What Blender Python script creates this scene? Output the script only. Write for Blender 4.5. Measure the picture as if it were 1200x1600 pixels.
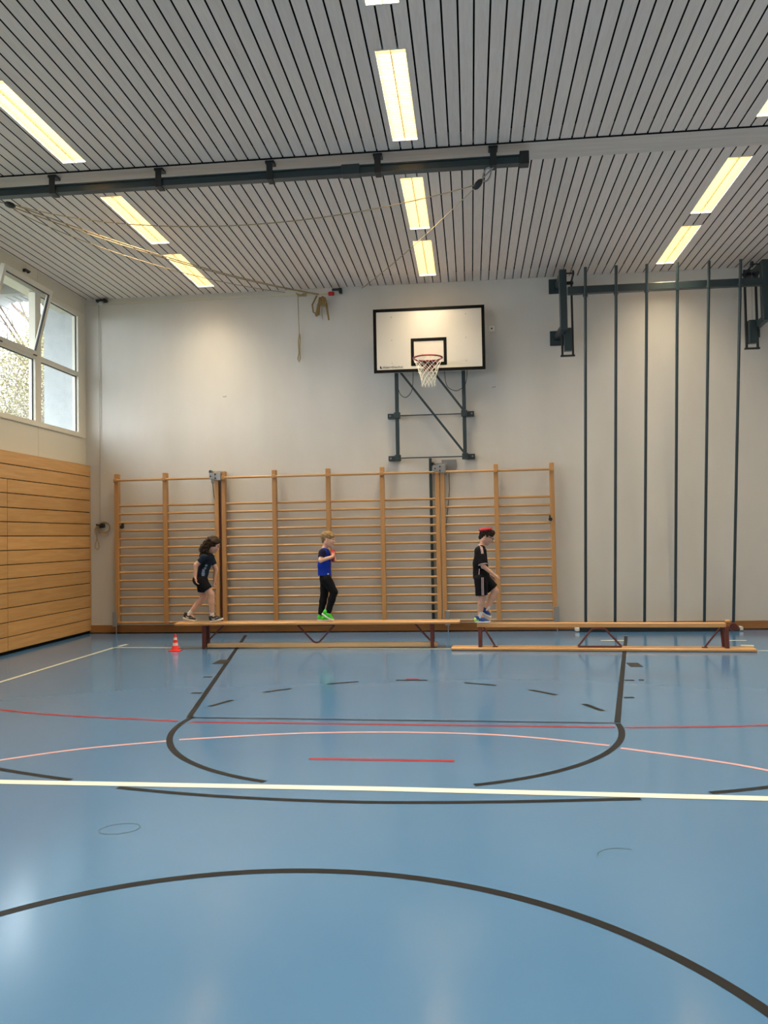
import bpy, bmesh, math, random
import numpy as np
from mathutils import Vector, Matrix
from math import pi, sin, cos, radians

for o in list(bpy.data.objects):
    bpy.data.objects.remove(o, do_unlink=True)
SC = bpy.context.scene
COL = SC.collection
random.seed(7)
rng = np.random.default_rng(7)

# ------------------------------------------------------------------ camera
CAM_POS = Vector((0, 0, 1.5477))
F_ = Vector((-0.10372632, 0.99414141, 0.03039256))
R_ = Vector((0.99438393, 0.10430027, -0.01794608))
U_ = Vector((0.02101089, -0.02836039, 0.99937692))
cd = bpy.data.cameras.new('camera')
cam = bpy.data.objects.new('camera', cd)
COL.objects.link(cam)
cam.matrix_world = Matrix(((R_.x, U_.x, -F_.x, CAM_POS.x), (R_.y, U_.y, -F_.y, CAM_POS.y),
                           (R_.z, U_.z, -F_.z, CAM_POS.z), (0, 0, 0, 1)))
cd.sensor_fit = 'VERTICAL'
cd.sensor_height = 36.0
cd.sensor_width = 27.0
cd.lens = 36.0 * 1300.0 / 1600.0
cd.clip_start = 0.05
cd.clip_end = 400
SC.camera = cam

# ------------------------------------------------------------------ sky, exposure
SKY = 6.0            # overcast spring sky
LAMP = 60.0          # watts per fluorescent fitting
LAMP_SPREAD = 128.0
w = bpy.data.worlds.new('sky')
SC.world = w
w.use_nodes = True
bg = w.node_tree.nodes['Background']
bg.inputs[0].default_value = (0.86, 0.93, 1.0, 1)
bg.inputs[1].default_value = SKY
SC.cycles.max_bounces = 14
SC.cycles.diffuse_bounces = 8
SC.view_settings.view_transform = 'Standard'
SC.view_settings.look = 'None'
SC.view_settings.exposure = 0.45
SC.view_settings.gamma = 1.0
SC.view_settings.use_curve_mapping = False

# ------------------------------------------------------------------ room numbers (metres)
YF = 13.669      # far wall
YB = -9.5        # wall behind the camera
XL = -6.563      # window wall
XR = 5.35        # right wall
H = 5.742        # ceiling
XP = -6.48       # face of the wood cladding


# ------------------------------------------------------------------ materials
def mat(name, col=(.5, .5, .5), rough=.6, metal=0.0, spec=None, noise=None, bump=0.0, bscale=40, emit=None, estr=0, coat=0):
    m = bpy.data.materials.new(name)
    m.use_nodes = True
    nt = m.node_tree
    b = nt.nodes['Principled BSDF']
    b.inputs['Base Color'].default_value = (*col, 1)
    b.inputs['Roughness'].default_value = rough
    b.inputs['Metallic'].default_value = metal
    if spec is None: spec = .12 if 'cloth' in name or name.startswith(('black_b', 'hair')) else .5
    b.inputs['Specular IOR Level'].default_value = spec
    b.inputs['Coat Weight'].default_value = coat
    tc = nt.nodes.new('ShaderNodeTexCoord')
    if noise:
        col2, sc, stretch = noise
        mp = nt.nodes.new('ShaderNodeMapping')
        mp.inputs['Scale'].default_value = stretch
        nt.links.new(tc.outputs['Object'], mp.inputs[0])
        n = nt.nodes.new('ShaderNodeTexNoise')
        n.inputs['Scale'].default_value = sc
        n.inputs['Detail'].default_value = 6
        nt.links.new(mp.outputs[0], n.inputs['Vector'])
        r = nt.nodes.new('ShaderNodeValToRGB')
        r.color_ramp.elements[0].position = .3
        r.color_ramp.elements[1].position = .7
        r.color_ramp.elements[0].color = (*col, 1)
        r.color_ramp.elements[1].color = (*col2, 1)
        nt.links.new(n.outputs[0], r.inputs[0])
        nt.links.new(r.outputs[0], b.inputs['Base Color'])
    if bump:
        n2 = nt.nodes.new('ShaderNodeTexNoise')
        n2.inputs['Scale'].default_value = bscale
        n2.inputs['Detail'].default_value = 4
        nt.links.new(tc.outputs['Object'], n2.inputs['Vector'])
        bp = nt.nodes.new('ShaderNodeBump')
        bp.inputs['Strength'].default_value = bump
        bp.inputs['Distance'].default_value = .01
        nt.links.new(n2.outputs[0], bp.inputs['Height'])
        nt.links.new(bp.outputs[0], b.inputs['Normal'])
    if emit:
        b.inputs['Emission Color'].default_value = (*emit, 1)
        b.inputs['Emission Strength'].default_value = estr
    return m


def wood(name, c1, c2, axis, rough=.45, vary=.12, scale=3.0, coat=0.0):
    """wood with the grain along `axis`; each plank a little lighter or darker"""
    m = mat(name, c1, rough, coat=coat)
    nt = m.node_tree
    b = nt.nodes['Principled BSDF']
    tc = nt.nodes.new('ShaderNodeTexCoord')
    oi = nt.nodes.new('ShaderNodeObjectInfo')
    add = nt.nodes.new('ShaderNodeVectorMath'); add.operation = 'MULTIPLY_ADD'
    comb = nt.nodes.new('ShaderNodeCombineXYZ')
    for i in range(3):
        nt.links.new(oi.outputs['Random'], comb.inputs[i])
    add.inputs[1].default_value = (17, 31, 23)
    nt.links.new(comb.outputs[0], add.inputs[0])
    nt.links.new(tc.outputs['Object'], add.inputs[2])
    mp = nt.nodes.new('ShaderNodeMapping')
    s = [14, 14, 14]; s[axis] = 1.0
    mp.inputs['Scale'].default_value = s
    nt.links.new(add.outputs[0], mp.inputs[0])
    n = nt.nodes.new('ShaderNodeTexNoise')
    n.inputs['Scale'].default_value = scale
    n.inputs['Detail'].default_value = 8
    n.inputs['Distortion'].default_value = .6
    nt.links.new(mp.outputs[0], n.inputs['Vector'])
    r = nt.nodes.new('ShaderNodeValToRGB')
    r.color_ramp.elements[0].position = .3; r.color_ramp.elements[1].position = .72
    r.color_ramp.elements[0].color = (*c1, 1); r.color_ramp.elements[1].color = (*c2, 1)
    nt.links.new(n.outputs[0], r.inputs[0])
    hs = nt.nodes.new('ShaderNodeHueSaturation')
    mr = nt.nodes.new('ShaderNodeMapRange')
    mr.inputs['To Min'].default_value = 1 - vary; mr.inputs['To Max'].default_value = 1 + vary
    nt.links.new(oi.outputs['Random'], mr.inputs[0])
    nt.links.new(mr.outputs[0], hs.inputs['Value'])
    nt.links.new(r.outputs[0], hs.inputs['Color'])
    nt.links.new(hs.outputs[0], b.inputs['Base Color'])
    return m


def make_glass():
    m = bpy.data.materials.new('window_glass')
    m.use_nodes = True
    nt = m.node_tree
    nt.nodes.clear()
    out = nt.nodes.new('ShaderNodeOutputMaterial')
    t = nt.nodes.new('ShaderNodeBsdfTransparent'); t.inputs[0].default_value = (.94, .955, .955, 1)
    g = nt.nodes.new('ShaderNodeBsdfGlossy'); g.inputs['Roughness'].default_value = .02
    lw = nt.nodes.new('ShaderNodeLayerWeight'); lw.inputs[0].default_value = .5
    pw = nt.nodes.new('ShaderNodeMath'); pw.operation = 'POWER'; pw.inputs[1].default_value = 5
    nt.links.new(lw.outputs['Facing'], pw.inputs[0])
    fr = nt.nodes.new('ShaderNodeMath'); fr.operation = 'MULTIPLY_ADD'; fr.inputs[1].default_value = .8; fr.inputs[2].default_value = .03
    nt.links.new(pw.outputs[0], fr.inputs[0])
    mx = nt.nodes.new('ShaderNodeMixShader')
    nt.links.new(fr.outputs[0], mx.inputs[0]); nt.links.new(t.outputs[0], mx.inputs[1]); nt.links.new(g.outputs[0], mx.inputs[2])
    nt.links.new(mx.outputs[0], out.inputs[0])
    return m


M = dict(
    floor=mat('blue_floor', (.068, .172, .350), .15, spec=.5, noise=((.080, .193, .378), .35, (1, 1, 1)), bump=.035, bscale=3.5),
    wall=mat('plaster', (.60, .575, .53), .85, noise=((.67, .645, .60), 1.3, (1, 1, .35)), bump=.12, bscale=60),
    cream=mat('cream_panel', (.66, .61, .50), .55),
    frame=mat('window_frame_paint', (.72, .67, .56), .45),
    gasket=mat('rubber_gasket', (.012, .012, .014), .5),
    glass=make_glass(),
    ceil=wood('ceiling_board_paint', (.72, .63, .575), (.80, .71, .655), 1, .6, .04, 4),
    beam=mat('beam_paint', (.56, .50, .46), .55, noise=((.64, .58, .53), 2.0, (1, 14, 14))),
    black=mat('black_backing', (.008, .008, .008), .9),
    clad=wood('cladding_birch', (.49, .265, .088), (.60, .34, .135), 1, .42, .10, 1.6),
    base=wood('baseboard_wood', (.30, .125, .035), (.38, .17, .05), 0, .4, .05),
    bars=wood('wall_bar_wood', (.42, .215, .075), (.50, .27, .11), 2, .4, .07),
    rung=wood('rung_wood', (.46, .25, .095), (.55, .32, .14), 0, .35, .09),
    bench=wood('bench_wood', (.50, .27, .105), (.58, .33, .15), 0, .35, .05),
    beamw=wood('bench_beam_wood', (.60, .42, .24), (.66, .48, .29), 0, .4, .04),
    steel=mat('teal_grey_steel', (.022, .040, .048), .38, spec=.5),
    dark=mat('dark_steel', (.010, .013, .016), .45),
    galv=mat('galvanised_metal', (.30, .31, .32), .35, .4),
    rust=mat('red_brown_steel', (.10, .022, .016), .45),
    boardw=mat('backboard_white', (.64, .61, .55), .85, spec=.2),
    linek=mat('black_line_paint', (.014, .015, .018), .45, spec=.15),
    linew=mat('white_line_paint', (.80, .79, .72), .35),
    linec=mat('cream_line_paint', (.62, .61, .47), .35),
    lineg=mat('grey_white_line_paint', (.50, .54, .52), .35),
    liner=mat('red_line_paint', (.30, .02, .035), .3),
    linep=mat('pink_line_paint', (.62, .36, .40), .35),
    linen=mat('navy_line_paint', (.012, .022, .055), .3),
    scuff=mat('scuff', (.055, .105, .15), .4),
    hoop=mat('hoop_red', (.22, .010, .018), .35),
    net=mat('net_white', (.74, .72, .64), .8),
    rope=mat('hemp_rope', (.38, .29, .16), .9),
    cord=mat('grey_cord', (.42, .40, .36), .9),
    brass=mat('tan_webbing', (.27, .17, .055), .6),
    red=mat('red_plastic', (.55, .02, .015), .35),
    conew=mat('cone_white_band', (.85, .62, .60), .4),
    coner=mat('cone_red', (.80, .035, .03), .35),
    white=mat('white_plastic', (.75, .74, .70), .4),
    lampw=mat('lamp_trim', (.70, .66, .60), .4),
    louv=mat('lamp_louvre', (.17, .115, .05), .35),
    tube=mat('fluorescent_tube', (1, 1, 1), .5, emit=(1.0, .86, .64), estr=6.0),
    skin=mat('skin', (.60, .335, .235), .5),
    skin2=mat('skin_fair', (.70, .40, .28), .5),
    lips=mat('lips', (.42, .14, .12), .5),
    eye=mat('eye_white', (.75, .74, .72), .3),
    iris=mat('iris', (.03, .02, .015), .2),
    hair1=mat('hair_dark_curly', (.014, .008, .005), .5, noise=((.055, .032, .018), 30, (1, 1, 1))),
    hair2=mat('hair_blond', (.20, .12, .055), .7, noise=((.36, .24, .12), 40, (1, 1, .4)), bump=.5, bscale=90),
    hair3=mat('hair_dark_brown', (.016, .009, .007), .7, noise=((.035, .02, .015), 40, (1, 1, .4)), bump=.5, bscale=90),
    black_cloth=mat('black_cloth', (.008, .008, .010), .85, bump=.3, bscale=30),
    navy_cloth=mat('dark_navy_cloth', (.010, .014, .024), .85, noise=((.014, .024, .044), 6, (1, 1, 1)), bump=.3, bscale=30),
    sleeve2=mat('dark_sleeve_cloth', (.010, .012, .045), .85, bump=.3, bscale=30),
    blue_cloth=mat('royal_blue_cloth', (.008, .035, .36), .8, bump=.3, bscale=30),
    sock=mat('white_sock', (.72, .68, .68), .9),
    shoek=mat('shoe_black', (.010, .010, .012), .6),
    shoeg=mat('shoe_green', (.05, .62, .03), .5),
    shoeb=mat('shoe_blue', (.008, .05, .24), .5),
    lime=mat('shoe_lime', (.42, .78, .12), .5),
    sole=mat('sole_white', (.80, .80, .78), .5),
    stripe=mat('pink_stripe', (.86, .60, .64), .7),
    print_=mat('printed_pale_blue', (.06, .20, .30), .8, noise=((.32, .28, .40), 22, (1, 1, 1))),
    beret=mat('crimson_disc', (.42, .008, .022), .45),
    render_=mat('outside_render', (.44, .46, .475), .95, noise=((.50, .52, .535), 9, (1, 1, 1)), bump=.4, bscale=50),
    soffit=mat('soffit_paint', (.30, .295, .28), .6),
    bark=mat('bark', (.16, .12, .10), .9),
    leaf_y=mat('spring_leaf', (.24, .21, .085), .7, noise=((.36, .32, .17), 3, (1, 1, 1))),
    leaf_g=mat('pale_twig_leaf', (.20, .18, .12), .7, noise=((.32, .29, .20), 3, (1, 1, 1))),
    grass=mat('outside_grass', (.09, .10, .06), .9),
    asphalt=mat('asphalt', (.2, .2, .2), .9),
)


# ------------------------------------------------------------------ mesh helpers
class MB:
    def __init__(s):
        s.v = []; s.f = []

    def add(s, vs, fs):
        n = len(s.v)
        s.v += [tuple(v) for v in vs]
        s.f += [tuple(i + n for i in f) for f in fs]

    def box(s, x0, x1, y0, y1, z0, z1):
        s.add([(x0, y0, z0), (x1, y0, z0), (x1, y1, z0), (x0, y1, z0), (x0, y0, z1), (x1, y0, z1), (x1, y1, z1), (x0, y1, z1)],
              [(3, 2, 1, 0), (4, 5, 6, 7), (0, 1, 5, 4), (1, 2, 6, 5), (2, 3, 7, 6), (3, 0, 4, 7)])
        return s

    def bbox(s, x0, x1, y0, y1, z0, z1, c=.004):
        """box with chamfered edges"""
        bm = bmesh.new()
        bmesh.ops.create_cube(bm, size=1)
        for v in bm.verts:
            v.co = Vector((x0 + (v.co.x + .5) * (x1 - x0), y0 + (v.co.y + .5) * (y1 - y0), z0 + (v.co.z + .5) * (z1 - z0)))
        bmesh.ops.bevel(bm, geom=bm.edges[:], offset=c, segments=1, affect='EDGES')
        bm.verts.index_update()
        s.add([v.co[:] for v in bm.verts], [[v.index for v in f.verts] for f in bm.faces])
        bm.free()
        return s

    def beam(s, a, b, w_, h_, up=(0, 0, 1)):
        """rectangular bar from a to b"""
        a = Vector(a); b = Vector(b); d = (b - a).normalized(); u = Vector(up)
        if abs(d.dot(u)) > .99: u = Vector((0, 1, 0))
        r = d.cross(u).normalized(); u = r.cross(d)
        vs = []
        for p in (a, b):
            for i, j in ((-1, -1), (1, -1), (1, 1), (-1, 1)):
                vs.append(p + r * (i * w_ / 2) + u * (j * h_ / 2))
        s.add(vs, [(3, 2, 1, 0), (4, 5, 6, 7), (0, 1, 5, 4), (1, 2, 6, 5), (2, 3, 7, 6), (3, 0, 4, 7)])
        return s

    def tube(s, pts, r, n=8, cap=True, closed=False):
        pts = [Vector(p) for p in pts]; N = len(pts)
        rs = r if isinstance(r, (list, tuple)) else [r] * N
        prev = None; base = len(s.v); k0 = base
        for i, p in enumerate(pts):
            if closed: d = pts[(i + 1) % N] - pts[i - 1]
            else: d = pts[min(i + 1, N - 1)] - pts[max(i - 1, 0)]
            if d.length < 1e-9: d = Vector((0, 0, 1))
            d.normalize()
            if prev is None:
                u = Vector((0, 0, 1)) if abs(d.z) < .9 else Vector((1, 0, 0))
            else: u = prev
            r_ = d.cross(u)
            if r_.length < 1e-6: r_ = d.cross(Vector((0, 1, 0)))
            r_.normalize(); u = r_.cross(d).normalized(); prev = u
            for k in range(n):
                a = 2 * pi * k / n
                s.v.append(tuple(p + (r_ * cos(a) + u * sin(a)) * rs[i]))
        for i in range(N if closed else N - 1):
            j = (i + 1) % N
            for k in range(n):
                k2 = (k + 1) % n
                s.f.append((k0 + i * n + k, k0 + i * n + k2, k0 + j * n + k2, k0 + j * n + k))
        if cap and not closed:
            s.f.append(tuple(k0 + k for k in range(n))[::-1])
            s.f.append(tuple(k0 + (N - 1) * n + k for k in range(n)))
        return s

    def lathe(s, prof, c=(0, 0, 0), n=20, ax='z'):
        """profile [(r, h)] turned round the axis"""
        k0 = len(s.v)
        for r, h in prof:
            for k in range(n):
                a = 2 * pi * k / n
                x, y = r * cos(a), r * sin(a)
                q = dict(z=(x, y, h), y=(x, h, y), x=(h, x, y))[ax]
                s.v.append((c[0] + q[0], c[1] + q[1], c[2] + q[2]))
        for i in range(len(prof) - 1):
            for k in range(n):
                k2 = (k + 1) % n
                s.f.append((k0 + i * n + k, k0 + i * n + k2, k0 + (i + 1) * n + k2, k0 + (i + 1) * n + k))
        s.f.append(tuple(k0 + k for k in range(n))[::-1])
        s.f.append(tuple(k0 + (len(prof) - 1) * n + k for k in range(n)))
        return s

    def mesh(s, name, m, smooth=False):
        me = bpy.data.meshes.new(name)
        me.from_pydata([tuple(v) for v in s.v], [], s.f)
        if m is not None: me.materials.append(m)
        bm = bmesh.new(); bm.from_mesh(me)
        bmesh.ops.recalc_face_normals(bm, faces=bm.faces)
        bm.to_mesh(me); bm.free()
        if smooth:
            me.polygons.foreach_set('use_smooth', [True] * len(me.polygons))
            try: me.set_sharp_from_angle(angle=radians(40))
            except Exception: pass
        return me

    def build(s, name, m, parent=None, smooth=False, loc=None):
        return link(name, s.mesh(name, m, smooth), parent, loc)


def link(name, me, parent=None, loc=None):
    o = bpy.data.objects.new(name, me)
    COL.objects.link(o)
    if loc is not None: o.location = loc
    if parent is not None:
        o.parent = parent
        if loc is None:     # the mesh is written in world coordinates
            m = Matrix.Identity(4); q = parent
            while q is not None:
                m = (q.matrix_parent_inverse @ q.matrix_basis if q.parent else q.matrix_basis) @ m; q = q.parent
            o.matrix_parent_inverse = m.inverted()
    return o


def thing(name, label, cat, loc=(0, 0, 0), group=None):
    o = bpy.data.objects.new(name, None)
    COL.objects.link(o)
    o.location = loc
    o.empty_display_size = .1
    return tag(o, label, cat, group)


def tag(o, label=None, cat=None, group=None, kind=None):
    if label: o['label'] = label
    if cat: o['category'] = cat
    if group: o['group'] = group
    if kind: o['kind'] = kind
    return o


def struct(o, label=None):
    o['kind'] = 'structure'
    if label: o['label'] = label
    return o


def copy_tree(o, off, parent=None):
    c = o.copy(); COL.objects.link(c)
    if parent is None: c.location = o.location + off
    else: c.parent = parent
    for ch in list(KIDS.get(o.name, [])): copy_tree(ch, off, c)
    return c


KIDS = {}

# ------------------------------------------------------------------ room shell
floor = struct(MB().box(XL - .15, XR, YB, YF + .1, -.1, 0).build('floor', M['floor']), 'pale blue sports hall floor with coloured court lines')
wall_far = struct(MB().box(XL - .5, XR, YF, YF + .35, -.1, H + .3).build('wall_far', M['wall']), 'off white plastered end wall')
struct(MB().box(XR, XR + .3, YB - .3, YF + .35, -.1, H + .3).build('wall_right', M['wall']), 'off white plastered side wall')
struct(MB().box(XL - .5, XR + .3, YB - .3, YB, -.1, H + .3).build('wall_rear', M['clad']), 'wood clad end wall behind the viewer')
b = MB(); b.box(XL, XR, YF - .028, YF, .012, .135)
bb = struct(b.build('baseboard_far', M['base']), 'reddish brown wooden skirting board')
b = MB(); b.box(XL, XR, YF - .02, YF, 0, .012)
b.build('shadow_gap', M['black'], bb)
struct(MB().box(XL, -2.3, YF - .02, YF, 5.64, 5.675).build('trim_1', M['cream']), 'thin cream strip high on the end wall')

# ---- left wall: window band over cladding
wl = struct(MB().box(XL - .35, XL - .02, YB, YF, -.1, 3.34).box(XL - .35, XL - .02, YB, YF, 5.47, H + .3).build('wall_left', M['cream']),
            'cream panelled wall above the wood cladding')
MULL = [12.085 - 1.385 * i for i in range(0, 16)]
edges = [13.50] + MULL
for i in range(len(edges) - 1):          # cream panels under and over the glass, each its own piece
    y1, y0 = edges[i] - .004, edges[i + 1] + .004
    if i == 0: y1 = YF
    if i > 2: continue
    p = MB().box(XL - .02, XL, y0, y1, 2.6, 3.355).build('panel', M['cream'], wl)
    p = MB().box(XL - .02, XL, y0, y1, 5.475, H).build('panel', M['cream'], wl)
MB().box(XL - .02, XL, YB, edges[3], 2.6, 3.355).box(XL - .02, XL, YB, edges[3], 5.475, H).build('panel', M['cream'], wl)

nwin = 0
for i in range(len(edges) - 1):
    y1, y0 = edges[i], edges[i + 1]
    nwin += 1
    fr = MB()
    a, c = y0 + .085, y1 - .085          # glass edges
    if i == 0: c = 13.40
    x0, x1 = XL - .10, XL + .004
    fr.box(x0, x1, a - .085, a, 3.34, 5.475)                # mullion half
    fr.box(x0, x1, c, y1 if i else YF, 3.34, 5.475)
    fr.box(x0, x1, a, c, 3.34, 3.415)                       # sill rail
    fr.box(x0, x1, a, c, 5.395, 5.475)                      # head rail
    fr.box(x0, x1, a, c, 4.365, 4.435)                      # transom
    fr.box(XL, XL + .022, a - .085, c + .085, 3.335, 3.352)   # sill edge
    f = struct(fr.build('window_%d' % nwin, M['frame']), 'cream framed window bay %s' % ('nearest the end wall, both panes shut' if i == 0 else 'with tilted upper sash' if i == 1 else 'further along the window wall'))
    tilt = (i % 3 == 1)
    for (z0, z1, up) in ((3.415, 4.365, 0), (4.435, 5.395, 1)):
        if up and tilt: continue
        MB().box(XL - .055, XL - .049, a, c, z0, z1).build('pane', M['glass'], f)
        g = MB()
        for (ya, yb, za, zb) in ((a, c, z1 - .012, z1), (c - .014, c, z0, z1), (a, a + .01, z0, z1), (a, c, z0, z0 + .008)):
            g.box(XL - .048, XL - .036, ya, yb, za, zb)
        g.build('gasket', M['gasket'], f)
    if tilt:
        # upper sash hinged at its foot and tilted into the room
        L_ = .995; th = math.asin(.25 / L_)
        def T(u, v, y):      # u along the sash height, v out of its plane (room side +)
            return (XL + .0 + u * sin(th) + v * cos(th), y, 4.425 + u * cos(th) - v * sin(th))
        def sbar(mb, u0, u1, y0_, y1_, v0=-.05, v1=.012):
            vs = [T(u, v, y) for u in (u0, u1) for v in (v0, v1) for y in (y0_, y1_)]
            mb.add(vs, [(0, 1, 3, 2), (4, 6, 7, 5), (0, 4, 5, 1), (2, 3, 7, 6), (0, 2, 6, 4), (1, 5, 7, 3)])
        ya, yb = a - .055, c + .055
        s = MB()
        sbar(s, -.01, .06, ya, yb); sbar(s, L_ - .055, L_ + .02, ya, yb)
        sbar(s, .06, L_ - .055, ya, ya + .06); sbar(s, .06, L_ - .055, yb - .06, yb)
        so = s.build('sash', M['frame'], f)
        s = MB(); sbar(s, .06, L_ - .055, ya + .06, yb - .06, -.028, -.022)
        s.build('pane', M['glass'], so)
        s = MB()
        sbar(s, L_ - .069, L_ - .055, ya + .06, yb - .06, -.021, .004)
        sbar(s, .06, L_ - .055, yb - .074, yb - .06, -.021, .004)
        sbar(s, .06, L_ - .055, yb - .002, yb + .004, -.052, -.02)
        s.build('gasket', M['gasket'], so)
        s = MB()
        s.tube([(XL - .03, a + .1, 5.40), (XL + .18, a + .1, 5.36)], .008, 6)
        s.tube([(XL - .03, c - .1, 5.38), (XL + .20, c - .1, 5.33)], .008, 6)
        s.build('stay', M['galv'], f)
        s = MB()
        for yy in (a + .25, c - .02): s.box(XL + .004, XL + .02, yy - .05, yy + .05, 4.41, 4.425)
        s.build('hinge', M['dark'], f)
# black opener bracket over the tilted sash
o = MB().box(XL, XL + .05, 11.66, 11.80, 5.63, 5.645).box(XL, XL + .03, 11.66, 11.69, 5.60, 5.645).box(XL, XL + .03, 11.77, 11.80, 5.615, 5.645).build('wall_bracket', M['dark'])
tag(o, 'small black bracket on the cream wall above the tilted window', 'bracket')
# wall fixing seen at the very left
# ---- wood cladding
ZJ = [.045, .244, .45, .65, .858, 1.059, 1.255, 1.457, 1.66, 1.862, 2.063, 2.268, 2.467, 2.676, 2.862]
ck = struct(MB().box(XL - .02, XP - .022, YB, YF - .002, .0, 2.855).build('wall_cladding', M['black']), 'birch plywood cladding of the lower window wall')
SEAM = 11.08
for r in range(14):
    z0, z1 = ZJ[r] + .006, ZJ[r + 1] - .006
    spans = ([(SEAM + .005, YF - .01), (SEAM - 2.7, SEAM - .005), (SEAM - 5.4, SEAM - 2.71)] if r < 12 else [(SEAM - 1.6, YF - .01), (SEAM - 5.4, SEAM - 1.61)])
    for y0, y1 in spans:
        MB().bbox(XP - .022, XP, y0, y1, z0, z1, .002).build('plank', M['clad'], ck)
MB().box(XP - .022, XP, YB, SEAM - 5.41, .05, 2.86).build('panel', M['clad'], ck)
MB().box(XL - .02, XP - .002, YB, YF - .01, 2.856, 2.864).build('top_edge', M['clad'], ck)

# ---- ceiling: painted boards with dark gaps, a beam every 4.58 m, recessed lamps
ceiling = struct(MB().box(XL - .3, XR + .3, YB - .3, YF + .3, H + .16, H + .3).build('ceiling', M['black']), 'ceiling of grey painted boards with dark gaps')
PITCH = .1300; X0 = -.541; GAP = .016
BAYS = [(9.30, YF), (4.70, 8.86)]
LX = [(-.752, -.462), (-4.41, -4.12), (2.945, 3.235)]
LX.append((-.607 - 3 * 3.69, 0)); LX.pop()
LY = [(11.655, 13.27), (9.57, 11.225), (7.00, 8.67), (4.75, 6.40)]
ks = [k for k in range(-47, 47) if X0 + k * PITCH + PITCH > XL and X0 + k * PITCH < XR]
def shade_sides(me):  # plank sides coloured black, painting in the shadow of the grooves
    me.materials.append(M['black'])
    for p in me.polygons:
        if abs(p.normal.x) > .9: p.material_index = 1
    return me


for bi, (y0, y1) in enumerate(BAYS):
    shared = None
    for k in ks:
        xa, xb = X0 + k * PITCH + GAP / 2, X0 + (k + 1) * PITCH - GAP / 2
        xa, xb = max(xa, XL), min(xb, XR)
        if xb - xa < .01: continue
        hitl = [l for l in LX if l[0] < xb and l[1] > xa]
        if not hitl and xb - xa > PITCH - GAP - .001:
            if shared is None:
                shared = shade_sides(MB().box(0, xb - xa, y0, y1, H, H + .018).mesh('plank', M['ceil']))
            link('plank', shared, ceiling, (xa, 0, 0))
            continue
        m_ = MB()
        if hitl:
            l = hitl[0]
            ys = sorted([q for q in LY if q[0] >= y0 - .1 and q[1] <= y1 + .1])
            cur = y0
            for q in ys:
                m_.box(xa, xb, cur, q[0], H, H + .018)
                if l[0] > xa + .01: m_.box(xa, l[0], q[0], q[1], H, H + .018)
                if l[1] < xb - .01: m_.box(l[1], xb, q[0], q[1], H, H + .018)
                cur = q[1]
            m_.box(xa, xb, cur, y1, H, H + .018)
        else: m_.box(xa, xb, y0, y1, H, H + .018)
        shade_sides(m_.build('plank', M['ceil'], ceiling).data)
m_ = MB()
for k in ks:
    xa, xb = X0 + k * PITCH + GAP / 2, X0 + (k + 1) * PITCH - GAP / 2
    for (y0, y1) in [(.12, 4.28), (-4.46, -.30), (-9.04, -4.88)]:
        if any(l[0] < xb and l[1] > xa for l in LX):
            q = [y0, y0 + .1, y0 + 1.6, y0 + 2.3, y0 + 3.9, y1]
            m_.box(xa, xb, q[0], q[1], H, H + .018); m_.box(xa, xb, q[2], q[3], H, H + .018); m_.box(xa, xb, q[4], q[5], H, H + .018)
        else: m_.box(xa, xb, y0, y1, H, H + .018)
o = m_.build('ceiling_boards', M['ceil'], ceiling); o['kind'] = 'stuff'
for yb_ in (9.08, 4.50, -.08, -4.66, -9.2):
    MB().box(XL, XR, yb_ - .215, yb_ + .215, H - .012, H + .15).build('ceiling_beam', M['beam'], ceiling)
MB().box(XL, XR, 8.862, 8.867, H - .016, H + .02).build('ceiling_beam_edge', M['black'], ceiling)


# lamps ---------------------------------------------------------------
def lamp(x0, x1, y0, y1, label, fine=True):
    cx, cy = (x0 + x1) / 2, (y0 + y1) / 2
    t = thing('ceiling_light', label, 'light', (cx, cy, H), 'recessed fluorescent ceiling lights')
    hx, hy = (x1 - x0) / 2, (y1 - y0) / 2
    z = .0
    m_ = MB()
    fw = .014
    m_.box(-hx, -hx + fw, -hy, hy, -.004, .10); m_.box(hx - fw, hx, -hy, hy, -.004, .10)
    m_.box(-hx + fw, hx - fw, -hy, -hy + fw, -.004, .10); m_.box(-hx + fw, hx - fw, hy - fw, hy, -.004, .10)
    m_.box(-hx, hx, -hy, hy, .10, .11)
    f = m_.build('housing', M['lampw'], t, loc=(0, 0, 0))
    m_ = MB()
    for sx in (-1, 1):
        m_.tube([(sx * hx * .48, -hy + .04, .070), (sx * hx * .48, hy - .04, .070)], .016, 10)
    m_.build('tube', M['tube'], t, True, loc=(0, 0, 0))
    ld = bpy.data.lights.new('tube_light', 'AREA'); ld.shape = 'RECTANGLE'
    ld.size = 2 * hx - .04; ld.size_y = 2 * hy - .06; ld.energy = LAMP; ld.color = (1.0, .82, .54); ld.spread = radians(LAMP_SPREAD)
    lo = bpy.data.objects.new('tube_light', ld); COL.objects.link(lo); lo.parent = t; lo.location = (0, 0, .050)
    m_ = MB()
    m_.box(-.003, .003, -hy + fw, hy - fw, .0, .036)
    n = 34
    for i in range(1, n):
        y = -hy + fw + (2 * hy - 2 * fw) * i / n
        m_.box(-hx + fw, hx - fw, y - .0012, y + .0012, .0, .036)
    m_.build('louvre', M['louv'], t, loc=(0, 0, 0))
    return t


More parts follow.
